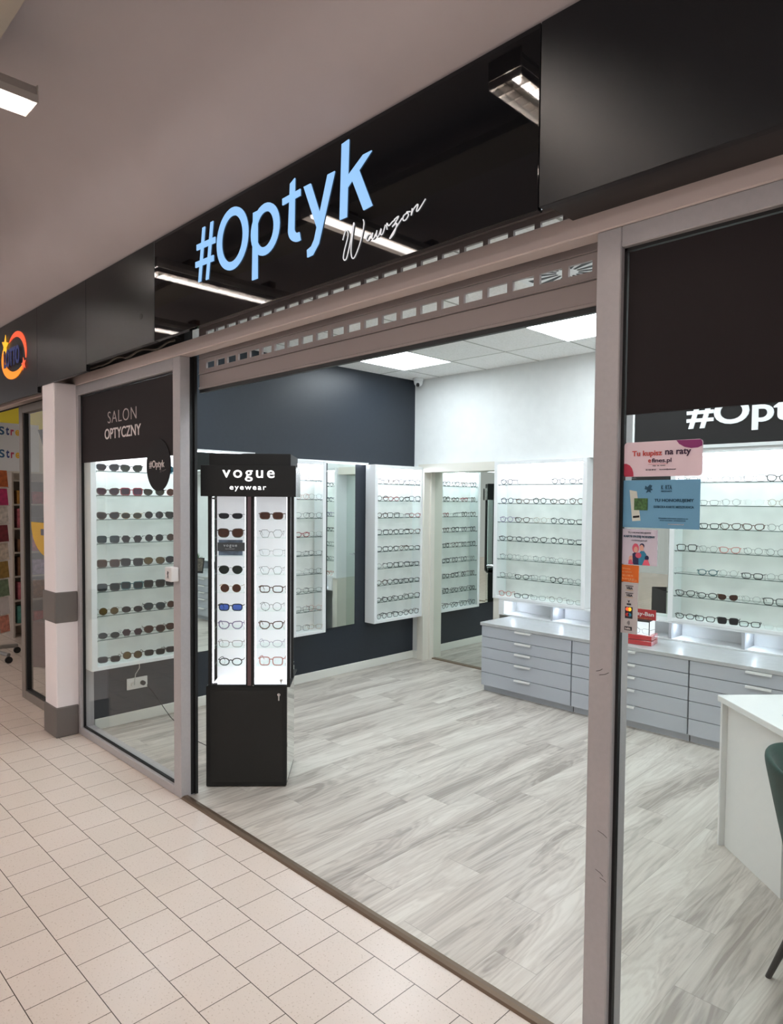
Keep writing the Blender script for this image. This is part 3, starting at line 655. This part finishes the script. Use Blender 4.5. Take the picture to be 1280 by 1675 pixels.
# mirrors on the walls
def wall_mirror(y0, y1, z0, z1, label, rz=0):
    t = thing('wall_mirror', label, 'mirror', (XW+math.sin(rz)*(y1-y0), y0, 0), rz, 'mirrors on the navy wall'); W_ = y1-y0
    MB().box(.001, .010, 0, W_, z0, z1).build('glass', MIRROR, t)
    return t
wall_mirror(2.762, 3.325, .452, 2.085, 'tall frameless mirror on the navy wall, behind the black stand')
wall_mirror(4.145, 4.512, .475, 2.055, 'tall frameless mirror on the navy wall between two white cabinets', .04)
for y0, y1, lab in ((2.75, 3.325, 'slim white lit ledge above the mirror behind the black stand'), (3.64, 4.652, 'slim white lit ledge above the mirror between two cabinets')):
    z = 2.087 if y0 < 3 else 2.057
    t = MB().box(XW+.001, XW+.05, y0, y1, z, z+.014).build('light_ledge', WHITE); tag(t, lab, 'ledge', 'white ledges above the wall mirrors')
    B(XW+.03, XW+.045, y0+.01, y1-.01, z-.004, z-.0002).build('led_strip', emit('ledge_led', (235, 242, 255), 5), t)
bm_ = tag(B(-2.966, -2.248, 5.498, 5.506, .772, 2.08).build('wall_mirror', MIRROR), 'mirror between the two back wall cabinets, above the red display box', 'mirror')

# lit niches behind the worktop
nu = thing('niche_shelf', 'white row of lit open niches between the grey worktop and the cabinets', 'shelf unit', (0, 0, 0))
m = MB(); X0, X1 = -3.87, -.2
m.box(X0, X1, 5.332, 5.54, .622, .634); m.box(X0, X1, 5.332, 5.54, .758, .771); m.box(X0, -3.81, 5.332, 5.54, .634, .758)
m.build('carcass', WHITE, nu); B(X0, X1, 5.54, 5.548, .62, .772).build('back_panel', WHITE, nu)
divs = [-3.29+.53*i for i in range(6)]; divs = [-3.29, -2.755, -2.222, -1.684, -1.15, -.62]
for x in divs: B(x-.011, x+.011, 5.331, 5.54, .634, .758).build('divider', mat('divider_grey', (176, 178, 182), .4), nu)
edges = [-3.81]+divs+[-.2]
for i in range(len(edges)-1):
    a = edges[i]; x = a+.06
    s = MB().tube([(x, 5.40, .7578), (x, 5.40, .752)], .018, 12).build('spotlight', CHROME, nu)
    MB().tube([(x, 5.40, .7518), (x, 5.40, .7505)], .014, 12).build('bulb', emit('niche_spot', (225, 238, 255), L_NICHE), s)
struct('trim_4', B(-3.945, -3.87, 5.345, 5.55, 0, .772), OFFW)

# ------------------------------------------------------------------ drawer units and worktop
UW = [(-3.722, -2.824), (-2.816, -1.896), (-1.888, -.972), (-.964, -.05)]
gz = [.592, .494, .400, .303, .176, .057]
names = ['grey five-drawer unit at the end by the mirror door', 'grey five-drawer unit under the red display box, behind the door post', 'grey five-drawer unit seen behind the corner of the white desk', 'grey five-drawer unit hidden mostly behind the white desk']
for (a, b_), lab in zip(UW, names):
    t = thing('drawer_unit', lab, 'drawers', (a, 4.877, 0), 0, 'grey drawer units along the back wall'); W_ = b_-a
    MB().box(.002, W_-.002, .022, .45, .057, .590).box(.004, W_-.004, .05, .45, 0, .057).build('carcass', mat('carcass_grey', (150, 152, 156), .5), t)
    MB().box(0, W_, .045, .05, 0, .055).build('plinth', GREYF, t)
    for i in range(5):
        d = MB().bbox(0.001, W_-.001, 0, .02, gz[i+1]+.0025, gz[i]-.0025, .001).build('drawer', GREYF, t)
        c_ = W_/2-.005; zt = gz[i]-.004
        MB().bbox(c_-.08, c_+.08, -.021, .002, zt-.0005, zt+.0016, .0003).box(c_-.08, c_+.08, -.023, -.0205, zt-.013, zt+.0016).build('handle', mat('handle_alu', (232, 232, 230), .3), d)
wt = MB().bbox(-3.735, -.04, 4.868, 5.331, .593, .621, .002).build('worktop', GREYT); tag(wt, 'long pale grey worktop lying over the row of drawer units', 'worktop')

# red display box with its card sign on the worktop
rb = thing('display_box', 'red two-tier acrylic display box holding a lit white case of glasses on the worktop', 'display box', (-2.215, 4.985, .6215), math.radians(8))
RED = mat('red_acrylic', (186, 22, 34), .15, 0, .6, coat=.5)
MB().bbox(-.20, 0, 0, .16, 0, .036, .002).build('base', RED, rb); MB().bbox(-.20, 0, 0, .16, .040, .078, .002).build('upper_tier', RED, rb)
MB().box(-.19, -.02, .01, .15, .0785, .084).box(-.19, -.02, .142, .15, .084, .182).box(-.19, -.184, .01, .142, .084, .182).box(-.026, -.02, .01, .142, .084, .182).build('case', emit('case_white', (236, 240, 244), .2), rb)
MB().box(-.192, -.018, .006, .01, .178, .186).box(-.024, -.018, .006, .01, .08, .178).box(-.192, -.018, .01, .15, .1825, .186).build('case_frame', BLK, rb)
put_glasses(('silver', 'thin', 'rectangular', 'clear'), Matrix.Translation((-2.305, 5.00, .7065)), 'eyeglasses in the red display box', 'in the white case on the red box')
cs = thing('card_sign', 'small red card sign with white script lettering standing on the display box', 'sign', (-2.30, 5.045, .8085), math.radians(4))
B(-.095, .085, 0, .006, 0, .078).build('card', mat('sign_red', (176, 20, 26), .4), cs)
text('Ray-Ban', -.085, .070, .020, .058, -.0002, TEXTW, cs, bold=.015, slant=.0); text('Ray-Ban', -.085, .070, .020, .058, .0062, TEXTW, cs, bold=.015, back=True)
text('GENUINE SINCE 1937', -.07, .06, .006, .011, -.0002, GD, cs)
# things the wall mirror shows on the far end of the worktop
pp = thing('potted_plant', 'small green potted plant on the worktop, seen in the wall mirror', 'plant', (-.72, 5.16, .6215))
MB().lathe([(.035, 0), (.045, .05), (.05, .09), (.046, .09), (.04, .085)], n=20).build('pot', WHITE, pp, True)
lf = MB(); rg2 = random.Random(3)
for i in range(90):
    a = rg2.uniform(0, 6.28); e_ = rg2.uniform(.2, 1.4); r_ = rg2.uniform(.08, .17); c0 = Vector((0, 0, .09)); d = Vector((math.cos(a)*math.cos(e_), math.sin(a)*math.cos(e_), math.sin(e_)*1.3))
    p1 = c0+d*r_; sd = Vector((-math.sin(a), math.cos(a), 0))*.011; up_ = Vector((0, 0, .004))
    lf.add([c0+d*r_*.35, c0+d*r_*.7+sd, p1, c0+d*r_*.7-sd, c0+d*r_*.7+up_], [(0, 1, 4), (1, 2, 4), (2, 3, 4), (3, 0, 4), (0, 3, 2, 1)])
lf.build('foliage', mat('leaf_green', (58, 104, 44), .5), pp)
pf = thing('picture_frame', 'dark framed photo leaning on an easel back on the worktop, seen in the mirror', 'picture frame', (-1.13, 5.05, .6215), math.radians(-30))
MB().add([(0, 0, 0), (.16, 0, 0), (.16, .05, .22), (0, .05, .22), (0, .012, 0), (.16, .012, 0), (.16, .062, .22), (0, .062, .22)], [(0, 1, 2, 3), (4, 7, 6, 5), (0, 4, 5, 1), (1, 5, 6, 2), (2, 6, 7, 3), (3, 7, 4, 0)]).build('frame', BLK, pf)
MB().add([(.012, -.001+.006, .03), (.148, -.001+.006, .03), (.148, .046, .208), (.012, .046, .208)], [(0, 1, 2, 3)]).build('picture', mat('photo_print_dark', (96, 88, 78), .4, noise=.6, nscale=30), pf)
# black sign board on the back wall
bs = B(-2.55, 1.2, 5.340, 5.371, 2.142, 2.62).build('wall_sign', mat('board_black', (16, 16, 17), .5, 0, .2)); tag(bs, 'long black wall sign with large white letters over the cabinet', 'sign')
text('#Optyk', -2.133, -1.10, 2.232, 2.47, 5.3398, emit('letter_white', (236, 240, 244), .1), bs, bold=.02, depth=.012)
tag(B(-2.596, -2.552, 5.335, 5.371, 2.10, ZC-.001).build('trim_5', WHITE), kind='structure')
tag(B(-2.25, 1.2, 5.315, 5.371, 2.116, 2.1415).build('trim_6', WHITE), kind='structure')

# ------------------------------------------------------------------ ceiling lights, camera, diffuser
def gz_light(x, y, lab):
    t = thing('ceiling_light', lab, 'ceiling light', (x, y, ZC), 0, 'square ceiling light panels')
    MB().box(.005, .595, .005, .595, -.004, -.0005).build('diffuser', emit('panel_white', (236, 246, 252), L_SHOP), t)
    m = MB(); m.box(0, .6, 0, .005, -.006, -.0003).box(0, .6, .595, .6, -.006, -.0003).box(0, .005, .005, .595, -.006, -.0003).box(.595, .6, .005, .595, -.006, -.0003); m.build('frame', WHITE, t)
gz_light(-4.69, 4.25, 'square white light panel near the navy corner and the camera'); gz_light(-2.89, 4.25, 'square white light panel over the drawer units')
gz_light(-1.09, 4.25, 'square white light panel above the white desk'); gz_light(.71, 4.25, 'square white light panel at the far end of the shop')
gz_light(-4.69, 2.0, 'square white light panel above the black stand'); gz_light(-2.89, 2.0, 'square white light panel just inside the entrance')
gz_light(-1.09, 2.0, 'square white light panel above the green chair'); gz_light(.71, 2.0, 'square white light panel at the far end by the window')
cc = thing('security_camera', 'white dome security camera in the corner where navy wall meets white wall', 'security camera', (-4.905, 5.285, ZC))
MB().lathe([(.052, -.001), (.055, -.012), (.05, -.03), (.043, -.034)], n=24).build('mount', WHITE, cc, True)
q = []
for i in range(9): a = math.pi/2*(i/8); q.append((.046*math.cos(a)+.0005, -.04-.046*math.sin(a)))
MB().lathe([(.046, -.034)]+q, n=24).build('dome', WHITE, cc, True)
MB().tube([(.018, -.025, -.066), (.028, -.038, -.082)], .018, 14).build('lens', mat('lens_dark', (14, 16, 20), .1), cc)
sw = thing('air_diffuser', 'square ceiling air diffuser with black radial slots, seen through the shutter holes', 'air diffuser', (-2.03, 3.39, ZC))
B(-.28, .28, -.28, .28, -.008, -.0005).build('plate', WHITE, sw)
m = MB()
for k in range(16):
    a = 2*math.pi*k/16; c_, s_ = math.cos(a), math.sin(a)
    P4 = [(r*c_-t*s_, r*s_+t*c_) for r, t in ((.06, -.006), (.24, -.022), (.24, .022), (.06, .006))]
    m.prism(P4, -.0095, -.0082, 'z')
m.build('slots', RUB, sw)

# ------------------------------------------------------------------ black display stand
st = thing('display_stand', 'tall black eyewear stand with two lit columns of glasses inside the entrance', 'display stand', (-3.575, 2.047, 0), math.radians(46.98))
SW = .4705; SD = .40
MB().bbox(0, SW, 0, SD, .006, .605, .003).bbox(.012, .491, 0, SD, .597, .605, .001).box(.02, SW-.02, .02, SD-.02, 0, .006).build('cabinet', BLK, st)
dr = MB().bbox(.024, .449, -.003, -.0002, .032, .580, .001).build('door', mat('stand_door', (34, 33, 31), .6, 0, .35), st)
kk = MB().tube([(.427, -.0032, .555), (.427, -.012, .555)], .009, 12); kk.tube([(.427, -.0122, .555), (.427, -.020, .555)], .004, 6); kk.bbox(.423, .431, -.016, -.014, .52, .552, .0005); kk.build('lock', CHROME, dr)
m = MB()
for a, b_ in ((.013, .034), (.232, .240), (.262, .280), (.472, .491)): m.bbox(a, b_, 0, .022, .605, 1.72, .002)
m.bbox(.013, .034, .178, .20, .605, 1.72, .002); m.bbox(.472, .491, .178, .20, .605, 1.72, .002)
m.build('posts', BLK, st)
B(.240, .262, .006, .010, .605, 1.72).build('centre_strip', mat('bronze_mirror', (120, 100, 104), .12, .9), st)
B(.03, .475, .165, .172, .605, 1.72).build('back_panel', emit('stand_panel', (240, 240, 244), .12), st)
B(.034, .471, .186, .194, .605, 1.72).build('rear_mirror', MIRROR, st)
B(SW+.0005, SW+.004, .02, SD-.02, .03, .66).build('side_mirror', MIRROR, st)
LS = emit('stand_led', (245, 248, 255), L_STAND)
for a in (.0345, .225, .281, .4655): B(a, a+.006, .022, .030, .612, 1.715).build('led_strip', LS, st)
B(.034, .471, .024, .165, .606, .612).build('base_panel', emit('stand_base', (240, 242, 246), .25), st)
for x0, x1 in ((.035, .231), (.281, .4715)): B(x0, x1, .002, .005, .612, 1.716).build('glass_door', glass('door_glass', (253, 254, 254), .015), st)
MB().tube([(.44, .0015, .64), (.44, -.012, .64)], .008, 10).bbox(.437, .443, -.012, -.010, .622, .64, .0005).build('lock', CHROME, st)
MB().box(.036, .066, -.002, .0015, 1.700, 1.712).box(.036, .066, -.002, .0015, .613, .622).build('hinges', mat('hinge_grey', (96, 96, 98), .4, .6), st)
SS = [1.586-.1085*i for i in range(9)]
for z in SS:
    for x0, x1 in ((.036, .230), (.282, .471)):
        s = MB().box(x0, x1, .030, .163, z-.003, z, 0); s.build('glass_shelf', SHELFG, st)
MB().bbox(.02, SW+.022-.001, .0, SD, 1.72, 1.968, .002).build('header', BLK, st)
sp = MB().bbox(-.024, .523, -.022, -.003, 1.718, 1.899, .002).build('sign_panel', BLK, st)
LW = emit('stand_letters', (250, 250, 250), .6)
text('vogue', .102, .401, 1.806, 1.871, -.0222, LW, sp, bold=.008, spacing=1.3, depth=.003)
text('eyewear', .144, .353, 1.748, 1.778, -.0222, LW, sp, bold=.006, spacing=1.25, depth=.003)
MB().bbox(SW+.024, SW+.040, -.02, SD-.02, 1.718, 1.899, .002).build('side_sign', mat('brushed_silver', (190, 188, 186), .25, .8), st)
M4 = Matrix.Translation(st.location) @ Matrix.Rotation(st.rotation_euler.z, 4, 'Z')
left = G('dgTnrg brKbfb . grTavn goTrdb bkKrcu liKce- toTrc- bkKov-'); right = G('toKrcb dgThx- dgRrc- dgThx- toKrc- dgTrd- toKce- liTov- roKsq-')
for side, specs, xc, wh in (('l', left, .137, 'first column'), ('r', right, .375, 'second column')):
    for i, sp_ in enumerate(specs):
        if sp_: put_glasses(sp_, M4 @ Matrix.Translation((xc, .038, SS[i]+.0006)), 'glasses on the black stand', f"{ORD[i]} shelf down, {wh} of the black stand", random.uniform(-.06, .06))
ds = thing('card_sign', 'small grey card sign standing on the third shelf of the black stand', 'sign', M4 @ Vector((.137, .05, SS[2]+.0008)), math.radians(46.98))
B(-.074, .066, .006, .011, 0, .092).build('backing_card', mat('card_photo', (92, 108, 128), .4, noise=.5, nscale=18), ds)
B(-.08, .080, 0, .005, .026, .076).build('front_plate', mat('plate_grey', (70, 72, 74), .3, .5), ds)
text('vogue', -.045, .035, .046, .064, -.0002, mat('plate_print', (190, 192, 194), .5), ds, bold=.015, spacing=1.3, depth=.0006); text('eyewear', -.034, .022, .034, .041, -.0002, MATS['plate_print'], ds, spacing=1.2, depth=.0006)
# cable of the stand
cb = MB().tube([(-3.70, 2.20, .02), (-3.74, 2.18, .10), (-3.78, 2.2, .17), (-3.9, 2.3, .13), (-4.1, 2.36, .03), (-4.35, 2.38, .012), (-4.6, 2.42, .03), (-4.9, 2.50, .012), (-4.98, 2.48, .08), (-5.0, 2.44, .16), (-5.0, 2.36, .27)], .003, 6).build('power_cable', RUB, smooth=True)
tag(cb, 'thin black cable running from the stand across the floor to the wall outlet', 'cable')
ol = thing('wall_outlet', 'white double power socket on the navy wall under the sunglasses cabinet', 'power socket', (XW+.0005, 2.213, .250), math.pi/2)
MB().bbox(0, .16, -.010, 0, 0, .086, .002).build('plate', mat('socket_white', (232, 230, 226), .35), ol)
for x, m_ in ((.043, MATS['socket_white']), (.118, RUB)):
    MB().tube([(x, -.0105, .04), (x, -.035, .04)], .017, 14).build('plug', m_ if m_ is not RUB else mat('plug_black', (26, 26, 26), .5), ol)
wc = MB().tube([(XW+.04, 2.256, .29), (XW+.045, 2.256, .33), (XW+.03, 2.27, .37), (XW+.03, 2.30, .41), (XW+.03, 2.30, .47)], .0035, 6).build('power_cable', mat('cable_white', (200, 198, 194), .5), smooth=True); tag(wc, 'short white cable hanging from the sunglasses cabinet into the socket', 'cable')

# ------------------------------------------------------------------ desk and chair
dk = thing('desk', 'white angular desk with a panelled side by the window', 'desk', (-1.225, 3.526, 0), math.atan2(-.674, .739))
DW = mat('desk_white', (226, 227, 224), .35, noise=.01, nscale=40)
MB().bbox(0, 1.35, 0, .62, .722, .752, .002).build('desktop', DW, dk)
MB().bbox(.010, .026, .012, .60, 0, .7215, .001).build('end_panel', DW, dk)
MB().bbox(.0265, .465, .040, .056, 0, .7215, .001).build('front_panel', DW, dk)
MB().bbox(.4655, .483, .038, .60, 0, .7215, .001).build('inner_panel', DW, dk)
MB().bbox(1.31, 1.328, .012, .60, 0, .7215, .001).build('end_panel', DW, dk)
MB().bbox(.4835, 1.3095, .56, .578, .25, .7215, .001).build('modesty_panel', DW, dk)
pd = thing('desk_pad', 'pale blue and white paper pad lying on the white desktop', 'desk pad', (-1.225, 3.526, .7525), math.atan2(-.674, .739))
B(.33, .83, .12, .50, 0, .002).build('sheet', mat('pad_blue', (150, 176, 204), .4), pd); B(.345, .815, .135, .485, .0021, .003).build('paper', mat('pad_white', (206, 214, 224), .4), pd)

ch = thing('chair', 'dark green velvet tub chair with black metal legs at the desk', 'chair', (-.395, 2.545, 0), math.radians(25-90))
# local: faces +Y (rotz so that +Y -> 25 deg direction)
VEL = mat('green_velvet', (16, 58, 50), .75, 0, .2, noise=.25, nscale=9); VEL.node_tree.nodes['Principled BSDF'].inputs['Sheen Weight'].default_value = .08
shell = MB(); nA, nZ = 30, 10
def shp(a, h, th):
    ang = math.radians(-90-118+236*a); r = (.235+.115*h**.9)+th
    top = .885-.17*(abs(a-.5)*2)**2.2; z = .40+(top-.40)*h
    return (r*math.cos(ang)*1.02, r*math.sin(ang)*.98+.02, z)
vs = []
for th in (0, -.035):
    for j in range(nZ+1):
        for i in range(nA+1): vs.append(shp(i/nA, j/nZ, th*(1-.3*(j == nZ))))
K = (nA+1)*(nZ+1); fs = []
for j in range(nZ):
    for i in range(nA):
        a = j*(nA+1)+i; fs.append((a, a+1, a+nA+2, a+nA+1)); fs.append((K+a, K+a+nA+1, K+a+nA+2, K+a+1))
for i in range(nA):
    a = nZ*(nA+1)+i; fs.append((a, a+1, K+a+1, K+a)); fs.append((i, K+i, K+i+1, i+1))
for j in range(nZ):
    a = j*(nA+1); fs.append((a, a+nA+1, K+a+nA+1, K+a)); a += nA; fs.append((a, K+a, K+a+nA+1, a+nA+1))
shell.add(vs, fs); so = shell.build('backrest', VEL, ch, True)
md = so.modifiers.new('Subdivision', 'SUBSURF'); md.levels = 1; md.render_levels = 2
MB().lathe([(.02, .37), (.19, .375), (.235, .40), (.24, .45), (.225, .475), (.12, .485), (.01, .487)], n=32).build('seat', VEL, ch, True)
for sx, sy in ((1, 1), (-1, 1), (1, -1), (-1, -1)):
    MB().tube([(sx*.15, sy*.14, .385), (sx*.245, sy*.25, .0)], .014, 12, rs=[.017, .010]).build('leg', mat('leg_black', (30, 28, 28), .4), ch)

# ------------------------------------------------------------------ fluorescent lights of the arcade, with an added fill row
def fixture(x, y0, y1, lou, lab, z=3.30):
    t = thing('fluorescent_light', lab, 'ceiling lamp', (x, 0, z), 0, 'fluorescent lamps under the arcade ceiling'); w_ = .075
    MB().prism([(-w_, .03), (-.05, .075), (.05, .075), (w_, .03), (w_, .0), (w_-.004, 0), (w_-.004, .026), (-w_+.004, .026), (-w_+.004, 0), (-w_, 0)], y0, y1, 'y').build('housing', mat('lamp_housing', (186, 178, 170), .4, .3), t)
    MB().box(-w_, w_, y0-.004, y0, 0, .07).box(-w_, w_, y1, y1+.004, 0, .07).build('end_cap', MATS['lamp_housing'], t)
    MB().box(-.06, .06, y0+.25, y0+.31, .075, .12).box(-.06, .06, y1-.31, y1-.25, .075, .12).build('bracket', mat('bracket_brown', (110, 84, 68), .5), t)
    if lou:
        MB().tube([(0, y0+.02, .012), (0, y1-.02, .012)], .012, 12).build('tube', emit('tube_louvre', (255, 244, 236), L_LOUVRE*4), t)
        m = MB(); n_ = int((y1-y0)/.055)
        for i in range(n_+1): y = y0+(y1-y0)*i/n_; m.box(-w_+.005, w_-.005, y-.002, y+.002, -.032, -.002)
        m.box(-w_, -w_+.004, y0, y1, -.032, -.001); m.box(w_-.004, w_, y0, y1, -.032, -.001); m.box(-.002, .002, y0, y1, -.032, -.003)
        m.build('louvre', CHROME, t)
    else:
        MB().tube([(0, y0+.02, .008), (0, y1-.02, .008)], .019, 14).build('tube', emit('tube_bare' if y1 > 0 else 'tube_fill', (255, 247, 242), L_TUBE if y1 > 0 else 45), t)
fixture(-3.10, -.30, .98, False, 'bare tube fluorescent lamp hanging near the arcade ceiling, its end in view')
fixture(-3.10, -1.75, -.45, True, 'louvred fluorescent lamp continuing the row of the bare tube')
for x, lab in ((-7.6, 'above the neighbouring shop'), (-6.1, 'above the orange logo'), (-4.6, 'in front of the white pillar'), (-1.56, 'in front of the dark window'), (-.05, 'directly above the arcade walkway')):
    y1 = {-4.6: 1.18, -1.56: 1.27}.get(x, 1.0); fixture(x, y1-1.24, y1, True, 'louvred fluorescent lamp '+lab); fixture(x, -1.75, -.45, True, 'louvred fluorescent lamp further out, '+lab)
for x, lab in ((-9.1, 'far along the opposite side'), (-6.1, 'opposite the orange logo'), (-3.10, 'opposite the shop entrance'), (-.05, 'opposite the dark window'), (3.0, 'opposite side, past the window')):
    fixture(x, -4.6, -3.2, False, 'added unseen fill lamp across the arcade, '+lab, 3.2)  # unseen row added to throw frontal light on the frames and fascia
tr_ = thing('cable_tray', 'beige cable tray with a dark cable running under the arcade ceiling', 'cable tray', (0, 0, 0))

# ------------------------------------------------------------------ neighbouring shop
DFR = mat('neighbour_frame', (132, 122, 114), .45, .3)
w3 = MB().bbox(-6.30, -6.215, 1.865, 1.93, 0, 2.46, .003).bbox(-6.215, -5.275, 1.865, 1.93, 2.40, 2.46, .003).bbox(-6.215, -5.275, 1.865, 1.93, 0, .07, .003).build('door_2', DFR); w3['kind'] = 'structure'
MB().box(-6.215, -6.195, 1.875, 1.91, .07, 2.40).box(-6.195, -5.275, 1.875, 1.91, .07, .085).build('gasket', RUB, w3); MB().box(-6.20, -5.275, 1.892, 1.898, .08, 2.40).build('pane', PANE, w3)
struct('wall_neighbour', MB().box(-12.1, -12, 1.9, 8, 0, 3.3).box(-12, -5.15, 6.5, 6.6, 0, 3.3).box(-5.27, -5.16, 2.3, 6.5, 0, 3.3), mat('cream_wall', (202, 196, 186), .7))
struct('wall_neighbour_band', B(-12, -11.96, 1.9, 6.5, 2.80, 3.28), mat('yellow_band', (206, 186, 40), .6))
struct('ceiling_neighbour', B(-16, -5.16, 1.98, 6.6, 3.3, 3.38), mat('nbr_ceiling', (200, 196, 188), .8))
for x, y in ((-7.2, 3.0), (-9.4, 3.0), (-7.2, 4.8), (-9.4, 4.8), (-11.2, 3.4)):
    t = thing('ceiling_light', 'long white ceiling lamp inside the neighbouring shop', 'ceiling light', (x, y, 3.28), 0, 'ceiling lamps of the neighbouring shop')
    B(-.08, .08, -.6, .6, -.02, 0).build('diffuser', emit('nbr_lamp', (255, 246, 232), L_NBR), t); MB().box(-.09, .09, -.61, .61, .0005, .015).build('housing', WHITE, t)
bn = thing('banner', 'white hanging board printed twice with coloured letters in the neighbouring shop', 'banner', (-11, 2.55, 0), math.pi/2)
B(0, .98, 0, .02, 2.08, 2.775).build('board', mat('banner_white', (214, 216, 220), .5), bn)
cols = [(44, 90, 130), (50, 70, 130), (190, 50, 90), (230, 180, 40), (40, 80, 150), (60, 150, 90)]
for z in (2.60, 2.27):
    x = .44
    for ch_, c_ in zip('Strefa', cols):
        wd = .075 if ch_ == 'S' else (.045 if ch_ in 'trf' else .06); hh = .12 if ch_ in 'Stf' else .085
        text(ch_, x, x+wd, z, z+hh, -.0005, mat('banner_ink_%d' % cols.index(c_), c_, .6), bn, bold=.03); x += wd+.018
# spinner rack
rk = thing('card_rack', 'revolving wire card rack on castors in the neighbouring shop', 'card rack', (-8.0, 2.03, 0), 0)
m = MB().tube([(0, 0, .12), (0, 0, 2.0)], .02, 10)
m.build('pole', ALU, rk)
for k in range(4):
    a = math.radians(20+90*k); lg_ = MB().tube([(0, 0, .12), (.35*math.cos(a), .35*math.sin(a), .085)], .022, 8).build('leg', mat('rack_leg', (150, 148, 146), .4, .4), rk)
    MB().tube([(.35*math.cos(a)-.012, .35*math.sin(a), .035), (.35*math.cos(a)+.012, .35*math.sin(a), .035)], .035, 14).build('castor', RUB, lg_)
wr = MB()
for i in range(9):
    for a in (-.05, .60):
        c_, s_ = math.cos(a), math.sin(a); z = 1.80-.188*i; R_ = .235
        P5 = [(R_*c_-t*s_, R_*s_+t*c_, z+dz) for t, dz in ((-.075, .05), (-.075, 0), (.075, 0), (.075, .05))]; wr.tube(P5, .0022, 4)
        wr.tube([(.02*c_, .02*s_, z), (R_*c_, R_*s_, z)], .0022, 4)
wr.build('wire_pockets', CHROME, rk)
CC = [('cream', (206, 192, 178)), ('off-white', (204, 196, 190)), ('orange', (178, 92, 44)), ('white', (208, 202, 202)), ('green and orange', (150, 120, 60)), ('dark red', (120, 40, 52)), ('magenta', (182, 44, 100)), ('red and cream', (196, 130, 112)), ('green floral', (112, 132, 106))]
for i, (nm, c_) in enumerate(CC):
    for a, side in ((-.05, 'near'), (.60, 'turned')):
        if side == 'turned': c2 = CC[(i*4+2) % 9]; nm2 = c2[0]; cc_ = c2[1]
        else: nm2, cc_ = nm, c_
        t = MB().bbox(-.066, .066, -.002, .002, 0, .172, .0005)
        mm = mat('card_'+nm2.replace(' ', '_').replace('-', '_'), cc_, .55, noise=.35, nscale=24) if 'w' not in nm2[:1] else mat('card_'+nm2, cc_, .55, noise=.06, nscale=20)
        o = t.build('greeting_card', mm); R_ = .232
        o.location = (-8.0+R_*math.cos(a), 2.03+R_*math.sin(a), 1.806-.188*i); o.rotation_euler = (-.10, 0, a+math.pi/2)
        tag(o, f'{nm2} greeting card in the {ORD[i]} pocket down, {side} column of the card rack', 'greeting card', 'greeting cards on the revolving rack')
# hanging dark board and goods beyond the glass leaf
hb = MB().prism([(2.79, 2.50), (3.10, 2.56), (3.10, 1.75), (2.93, 2.02)], -8.73, -8.70, 'x').build('hanging_board', mat('board_brown', (52, 38, 32), .5)); tag(hb, 'dark tilted board hanging behind the neighbour\'s glass leaf', 'board')
yc = MB().prism([(-5.69+.40*math.cos(t*math.pi/18), 1.50+.27*math.sin(t*math.pi/18)) for t in range(18, 37)], 1.8865, 1.8905).build('round_sticker', mat('sticker_yellow', (204, 160, 30), .5)); tag(yc, 'half round yellow sticker on the neighbour\'s glass leaf', 'sticker')
MB().box(-5.86, -5.50, 1.8860, 1.8864, 1.40, 1.45).box(-5.78, -5.58, 1.8860, 1.8864, 1.29, 1.34).build('print', mat('print_slate', (96, 98, 112), .6), yc)
gs = thing('goods_shelf', 'wide shelf of small coloured goods behind the neighbour\'s glass leaf', 'shelf', (-9.0, 2.60, 0), math.radians(90))
m = MB()
for i in range(7): m.box(0, .96, 0, .3, .15+.29*i, .17+.29*i)
m.box(-.02, 0, 0, .3, 0, 2.0); m.box(.96, .98, 0, .3, 0, 2.0); m.box(0, .96, .3, .31, 0, 2.0); m.build('carcass', mat('shelf_beige', (170, 160, 150), .6), gs)
rg3 = random.Random(5); M5 = Matrix.Translation(gs.location) @ Matrix.Rotation(gs.rotation_euler.z, 4, 'Z')
pal = [('pink', (180, 100, 110)), ('blue', (70, 90, 130)), ('brown', (120, 84, 60)), ('lilac', (140, 120, 150)), ('teal', (70, 130, 120)), ('white', (200, 200, 200)), ('dark', (60, 54, 58)), ('amber', (180, 130, 60)), ('red', (150, 50, 50))]
for i in range(6):
    for k in range(5):
        nm, c_ = rg3.choice(pal); h_ = rg3.uniform(.12, .24); w_ = rg3.uniform(.09, .15)
        o = MB().bbox(-w_/2, w_/2, 0, .12, 0, h_, .004).build('gift_box', mat('gift_'+nm, c_, .5, noise=.3, nscale=20)); o.matrix_world = M5 @ Matrix.Translation((.1+.18*k, .03, .1705+.29*i))
        tag(o, f'small {nm} gift box, {ORD[k]} along the {ORD[i]} board up of the goods shelf', 'gift box', 'gift boxes on the neighbouring shelf')
bg = MB().bbox(-.14, .14, -.1, .1, 0, .46, .01).build('paper_bag', mat('bag_brown', (86, 54, 48), .6)); bg.location = (-7.30, 2.42, .0); bg.rotation_euler = (0, 0, .6); tag(bg, 'dark brown paper bag box behind the neighbour\'s glass leaf', 'bag')
# cable tray, placed last: runs along the arcade
MB().box(-9, -1.2, .56, .797, 3.385, 3.392).box(-9, -1.2, .56, .566, 3.392, 3.43).box(-9, -1.2, .791, .797, 3.392, 3.43).build('tray', mat('tray_beige', (176, 166, 152), .5), tr_)
